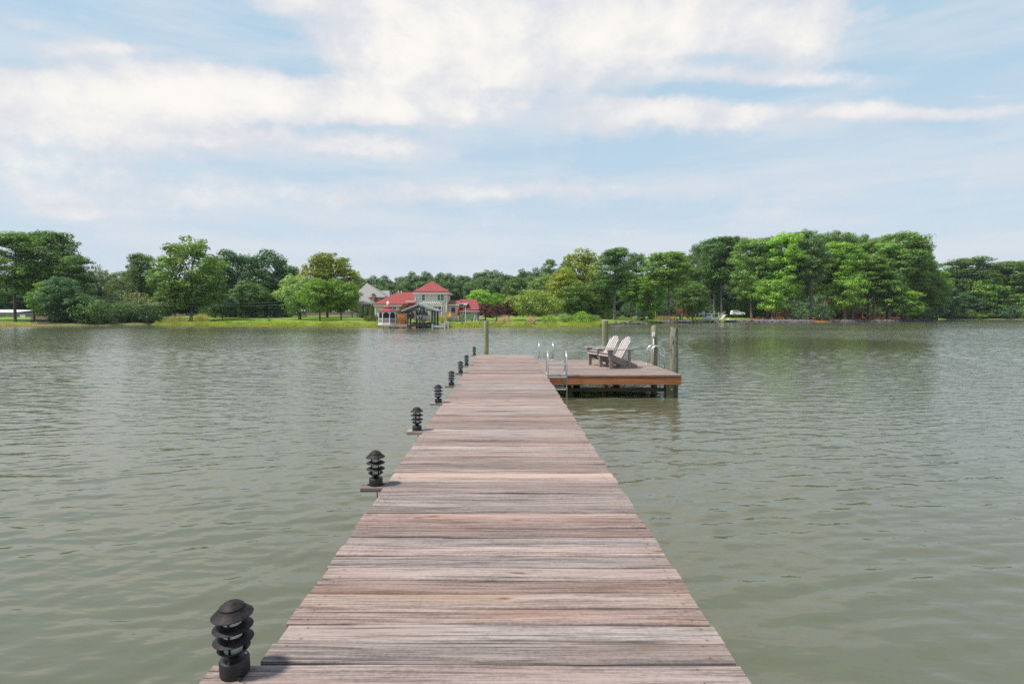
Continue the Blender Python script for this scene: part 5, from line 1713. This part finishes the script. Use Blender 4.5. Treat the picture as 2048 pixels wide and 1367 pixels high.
MB().bar((tx1, Yp + .5, PZ(626.8, Yp)), (PX(1374, Yp), Yp + .5, PZ(626.8, Yp)), .6, .1).build('bridge', HONEYW, pt)
MB().extrude([(PX(1357, Yp), Yp - .25, PZ(629, Yp)), (PX(1361, Yp), Yp - .25, PZ(629, Yp)), (PX(1362, Yp), Yp - .9, PZ(639.5, Yp)), (PX(1357, Yp), Yp - .9, PZ(639.5, Yp))], (0, .12, 0)).build('climbing_wall', GREENP, pt)
rf_ = thing('rail_fence', 'honey coloured wooden rail fence left of the play tower', 'fence', (PX(1330, 118), 118, 1))
fz = ground_z(1330, 118)
for k, px in enumerate((1311, 1318, 1325, 1332, 1339, 1346, 1352)):
    MB().bb(PX(px, 118) - .06, PX(px, 118) + .06, 117.94, 118.06, fz - .3, fz + (1.0 if k else 1.9)).build('post', HONEYW, rf_)
for z in (.3, .6, .88):
    MB().bb(PX(1311, 118), PX(1352, 118), 118.062, 118.11, fz + z, fz + z + .11).build('rail', HONEYW, rf_)
# two chairs on the lawn (same kind as on the platform)
for k, (px, rz, lb) in enumerate(((1277, R(-60), 'left grey adirondack chair on the far middle lawn'), (1291, R(-125), 'right grey adirondack chair on the far middle lawn'))):
    c = copy_tree(ch); c.location = (PX(px, 116), 116, ground_z(px, 116)); c.rotation_euler = (0, 0, rz)
    tag(c, lb, 'chair', 'adirondack chairs on the far lawn')
fp = thing('fire_pit', 'dark round fire pit between the two lawn chairs', 'fire pit', (PX(1284, 115.5), 115.5, ground_z(1284, 115.5)))
fp_z = ground_z(1284, 115.5)
MB().lathe([(.3, 0), (.45, .15), (.48, .38), (.42, .38), (.38, .2)], (PX(1284, 115.5), 115.5, fp_z), 12).build('bowl', BLACK, fp)
# small private dock with boat lift
Yd = 124
ld = thing('little_dock', 'small private dock with many pale lift pilings below the parked car', 'dock', (PX(1420, Yd), Yd, 0))
for px, top, yy in ((1398, 625, 124), (1406.5, 622, 124.5), (1414.5, 621.5, 126), (1420, 622, 124), (1429, 621, 124), (1430.5, 626, 126), (1438.5, 624, 124.4), (1443, 630, 125), (1397, 627, 126), (1433, 632, 123.6)):
    MB().tube([(PX(px, Yd), yy, -1), (PX(px, Yd), yy, PZ(top, Yd))], .11, 8).build('piling', FARWOOD, ld, True, auto=40)
MB().bb(PX(1397, Yd), PX(1441, Yd), 123.84, 123.9, PZ(627.5, Yd), PZ(626, Yd)).build('lift_beam', FARWOOD, ld)
MB().bb(PX(1405, Yd), PX(1430, Yd), 126.12, 126.18, PZ(628.5, Yd), PZ(627, Yd)).build('lift_beam', FARWOOD, ld)
for k in range(22):
    xx = PX(1397, Yd) + k * .23
    MB().bb(xx + .006, xx + .224, 124.6, 126.2, .52, .56).build('plank', FARWOOD, ld)
MB().bb(PX(1397, Yd), PX(1445, Yd), 124.53, 124.595, .33, .54).build('fascia_board', BACKDECK, ld)
MB().bar((PX(1444, Yd), 125, .56), (PX(1453, 127), 128, 1.7), .6, .08).build('gangway', FARWOOD, ld)
for s in (-.42, .42):
    MB().bar((PX(1444, Yd), 125 + s, 1.3), (PX(1453, 127), 128 + s, 2.4), .05, .06).build('hand_rail', FARWOOD, ld)
MB().bar((PX(1447, 127), 128.5, 1.55), (PX(1462, 128), 130, 1.75), .06, .08).build('hand_rail', WHITE, ld)
wj = thing('white_jetty', 'narrow white plank jetty in front of the play tower', 'jetty', (PX(1368, 120), 120, 0))
for k in range(12):
    xx = PX(1355, 120) + k * .235
    MB().bb(xx + .006, xx + .229, 119.6, 120.5, .48, .52).build('plank', FARWOOD, wj)
MB().bb(PX(1355, 120), PX(1382, 120), 119.53, 119.597, .38, .52).build('fascia_board', WHITE, wj)
for px in (1356, 1362, 1381):
    MB().tube([(PX(px, 120), 119.75, -1), (PX(px, 120), 119.75, .47 if px != 1362 else 1.9)], .08, 8).build('piling', FARWOOD, wj)


def hull(name, label, px, Y, z, L, wd, ht, mat, extra=None, cat='boat'):
    b = thing(name, label, cat, (PX(px, Y), Y, z)); x = PX(px, Y)
    vs, fs = [], []
    for d, w, up in ((-.5, .75, 0), (-.2, 1, 0), (.2, .95, .05), (.42, .5, .15), (.5, .08, .25)):
        vs += [(x + d * L, Y - w * wd / 2, z + ht * (1 + up)), (x + d * L, Y - w * wd * .35, z + ht * up * .8), (x + d * L, Y + w * wd * .35, z + ht * up * .8), (x + d * L, Y + w * wd / 2, z + ht * (1 + up))]
    for i in range(4):
        for j in range(4):
            fs.append((i * 4 + j, (i + 1) * 4 + j, (i + 1) * 4 + (j + 1) % 4, i * 4 + (j + 1) % 4))
    fs.append((0, 1, 2, 3)); fs.append((19, 18, 17, 16))
    MB().add(vs, fs).build('hull', mat, b)
    return b


jb = hull('covered_boat', 'small boat under a light blue cover on the little dock lift', 1418, 125.2, .75, 1.9, .9, .35, BOATW)
MB().add([(PX(1411, 125.2), 124.75, 1.12), (PX(1425, 125.2), 124.75, 1.14), (PX(1425, 125.2), 125.65, 1.14), (PX(1411, 125.2), 125.65, 1.12), (PX(1413, 125.2), 125.2, 1.5), (PX(1421, 125.2), 125.2, 1.52)],
         [(0, 1, 5, 4), (1, 2, 5), (2, 3, 4, 5), (3, 0, 4), (0, 3, 2, 1)]).build('cover', BLUEP, jb)
pb = hull('pontoon_boat', 'flat dark-hulled boat with pale yellow deck at the right end of the little dock', 1461, 126, .06, 2.6, 1.2, .38, BOATB)
MB().bb(PX(1451, 126), PX(1468, 126), 125.5, 126.5, .47, .6).build('deck', simple('pale_yellow_deck', (.52, .50, .25), .6), pb)
MB().bb(PX(1455, 126), PX(1458, 126), 125.8, 126.2, .6, .95).build('console', WHITE, pb)


# parked car
def car():
    Y = 141; px0, px1 = 1462, 1488.5; z0 = PZ(631.3, Y)
    x0, x1 = PX(px0, Y), PX(px1, Y); L = x1 - x0; k = L / 3.3
    c = thing('parked_car', 'white sport utility vehicle parked above the little dock', 'car', ((x0 + x1) / 2, Y, z0))
    b = MB(); side = [(0, .32), (0, .78), (.04, .86), (.30, .90), (2.25, .92), (3.1, .84), (3.28, .68), (3.3, .32), (2.95, .28), (.35, .28)]
    b.extrude([(x0 + x * k, Y - .62, z0 + z * k) for x, z in side], (0, 1.3, 0)).build('body', CARW, c, bevel=.04)
    gh = [(.05, .88), (.18, 1.28), (.3, 1.34), (1.65, 1.34), (2.2, .92)]
    MB().extrude([(x0 + x * k, Y - .54, z0 + z * k) for x, z in gh], (0, 1.14, 0)).build('cabin', CARW, c, bevel=.03)
    for a, b_ in ((.25, .72), (.78, 1.3), (1.36, 1.9)):
        MB().extrude([(x0 + a * k, Y - .565, z0 + .94 * k), (x0 + b_ * k, Y - .565, z0 + .94 * k), (x0 + min(b_, 1.62) * k, Y - .545, z0 + 1.26 * k), (x0 + a * k, Y - .545, z0 + 1.26 * k)], (0, .02, 0)).build('side_window', WINDOW, c)
    for xw in (.62, 2.62):
        for yy in (Y - .62, Y + .5):
            w = MB().tube([(x0 + xw * k, yy - .03, z0 + .31 * k), (x0 + xw * k, yy + .16, z0 + .31 * k)], .31 * k, 16).build('wheel', TYRE, c)
            MB().tube([(x0 + xw * k, yy - .045, z0 + .31 * k), (x0 + xw * k, yy - .031, z0 + .31 * k)], .18 * k, 12).build('rim', STEEL, w)
    MB().bb(x0 - .02, x0 + .04, Y - .6, Y - .45, z0 + .6 * k, z0 + .8 * k).build('tail_lamp', RED_L, c)
    MB().bb(x1 - .1, x1 + .01, Y - .64, Y - .45, z0 + .6 * k, z0 + .74 * k).build('headlight', LENS, c)
    MB().bb(x1 - .05, x1 + .05, Y - .58, Y + .6, z0 + .3 * k, z0 + .48 * k).build('bumper', TYRE, c)


car()

# ------------------------------------------------------------------ red house on the point
Yr = 150
gr = ground_z(1690, Yr)
rh = thing('red_house', 'red brown wooden house half hidden by the pines of the point', 'house', (PX(1690, Yr), Yr, gr))
MB().bb(PX(1658, Yr), PX(1722, Yr), Yr, Yr + 8, gr - .5, PZ(611, Yr)).build('wall', REDWALL, rh)
hip(PX(1652, Yr), PX(1728, Yr), Yr - 1.0, Yr + 9, PZ(610.5, Yr), PX(1664, Yr + 4), PX(1712, Yr + 4), Yr + 4, PZ(597, Yr + 4)).build('roof', roof_mat('rusty_roof', (.12, .045, .03), (.17, .06, .04)), rh)
MB().bb(PX(1692, 148), PX(1724, 148), 147.4, 149.9, PZ(615.6, 148), PZ(613.8, 148)).build('porch_roof', HONEYW, rh)
for px in (1693, 1708, 1723):
    MB().bb(PX(px, 148) - .08, PX(px, 148) + .08, 147.5, 147.66, gr - .4, PZ(615.6, 148) - .003).build('porch_post', ORANGEW, rh)
for a, b_ in ((1698, 1704), (1712, 1718), (1662, 1668), (1676, 1682)):
    window(rh, PX(a, Yr), PX(b_, Yr), PZ(626, Yr), PZ(617, Yr), Yr, 1, 1, WINDOW, .08)
# orange timber bench swing on the point
ow = thing('swing_bench', 'orange stained timber swing bench at the left of the wooded point', 'bench', (PX(1562, 137), 137, 1))
oz = ground_z(1562, 137)
for px in (1548, 1576):
    for dy in (-.7, .7):
        MB().bar((PX(px, 137), 137 + dy, oz - .05), (PX(px, 137), 137, PZ(620.5, 137)), .12, .12).build('leg', ORANGEW, ow)
MB().bb(PX(1546, 137), PX(1578, 137), 136.93, 137.07, PZ(621, 137), PZ(619.6, 137)).build('top_beam', ORANGEW, ow)
MB().bb(PX(1552, 137), PX(1572, 137), 136.6, 137.15, oz + .5, oz + .58).build('seat', ORANGEW, ow)
for k in range(6):
    z = oz + .64 + k * .16
    MB().bb(PX(1552, 137), PX(1572, 137), 137.16, 137.2, z, z + .12).build('back_slat', ORANGEW, ow)
for px in (1553, 1571):
    MB().tube([(PX(px, 137), 137, oz + .58), (PX(px, 137), 137, PZ(621, 137))], .03, 5).build('chain', STEEL, ow)
wp = MB().tube([(PX(1874, 178), 178, -.5), (PX(1874, 178), 178, PZ(625, 178))], .13, 8).build('mooring_post', FARWOOD, None, True)
tag(wp, 'single pale post in the water at the tip of the wooded point', 'post')


# ------------------------------------------------------------------ shoreline rocks (too small to pick apart)
def rocks(name, label, spans, n, smin, smax, seed, d0=-.5, d1=.9):
    r = random.Random(seed); m = MB()
    ico = [(0, 0, 1), (.89, 0, .45), (.28, .85, .45), (-.72, .53, .45), (-.72, -.53, .45), (.28, -.85, .45), (.72, .53, -.45), (-.28, .85, -.45), (-.89, 0, -.45), (-.28, -.85, -.45), (.72, -.53, -.45), (0, 0, -1)]
    fc = [(0, 1, 2), (0, 2, 3), (0, 3, 4), (0, 4, 5), (0, 5, 1), (1, 6, 2), (2, 7, 3), (3, 8, 4), (4, 9, 5), (5, 10, 1), (6, 7, 2), (7, 8, 3), (8, 9, 4), (9, 10, 5), (10, 6, 1), (11, 7, 6), (11, 8, 7), (11, 9, 8), (11, 10, 9), (11, 6, 10)]
    for i in range(n):
        a, b = r.choice(spans); px = r.uniform(a, b); off = r.uniform(d0, d1); Y = shore_y(px) + off
        s = r.uniform(smin, smax); zz = max(.0, .32 * (off + .5)) + s * .15
        rz = r.uniform(0, 6.28); ca, sa = math.cos(rz), math.sin(rz); ex = r.uniform(.8, 1.4); ez = r.uniform(.5, .8)
        vs = []
        for x, y, z in ico:
            j = r.uniform(.82, 1.15); x, y, z = x * s * ex * j, y * s * j, z * s * ez * j
            vs.append((PX(px, Y) + x * ca - y * sa, Y + x * sa + y * ca, zz + z))
        m.add(vs, fc)
    o = m.build(name, STONE); tag(o, label, 'rocks', None, 'stuff')


rocks('riprap_rocks', 'purple grey riprap stones along the wooded point', [(1512, 1560), (1560, 1625), (1660, 1860)], 900, .14, .42, 3)
rocks('riprap_rocks', 'pale stones along the middle shore', [(1230, 1390), (1455, 1515), (1330, 1350)], 380, .1, .32, 4)
rocks('riprap_rocks', 'scattered pale stones in front of the house lawn', [(922, 1010), (1050, 1110)], 160, .05, .13, 5, .6, 2.4)


# ------------------------------------------------------------------ humid summer air
HAZE = 0.00012
if HAZE:
    hz = MB().bb(-420, 420, -60, 330, -2.5, 34).build('haze', None)
    hm = bpy.data.materials.new('haze'); hm.use_nodes = True; nt = hm.node_tree; nt.nodes.clear()
    out = nt.nodes.new('ShaderNodeOutputMaterial'); pv = nt.nodes.new('ShaderNodeVolumePrincipled')
    pv.inputs['Color'].default_value = (.80, .90, 1.0, 1); pv.inputs['Density'].default_value = HAZE; pv.inputs['Anisotropy'].default_value = .1
    nt.links.new(pv.outputs[0], out.inputs['Volume'])
    hz.data.materials.append(hm)
    tag(hz, 'thin bluish summer haze over the creek', None, None, 'stuff')
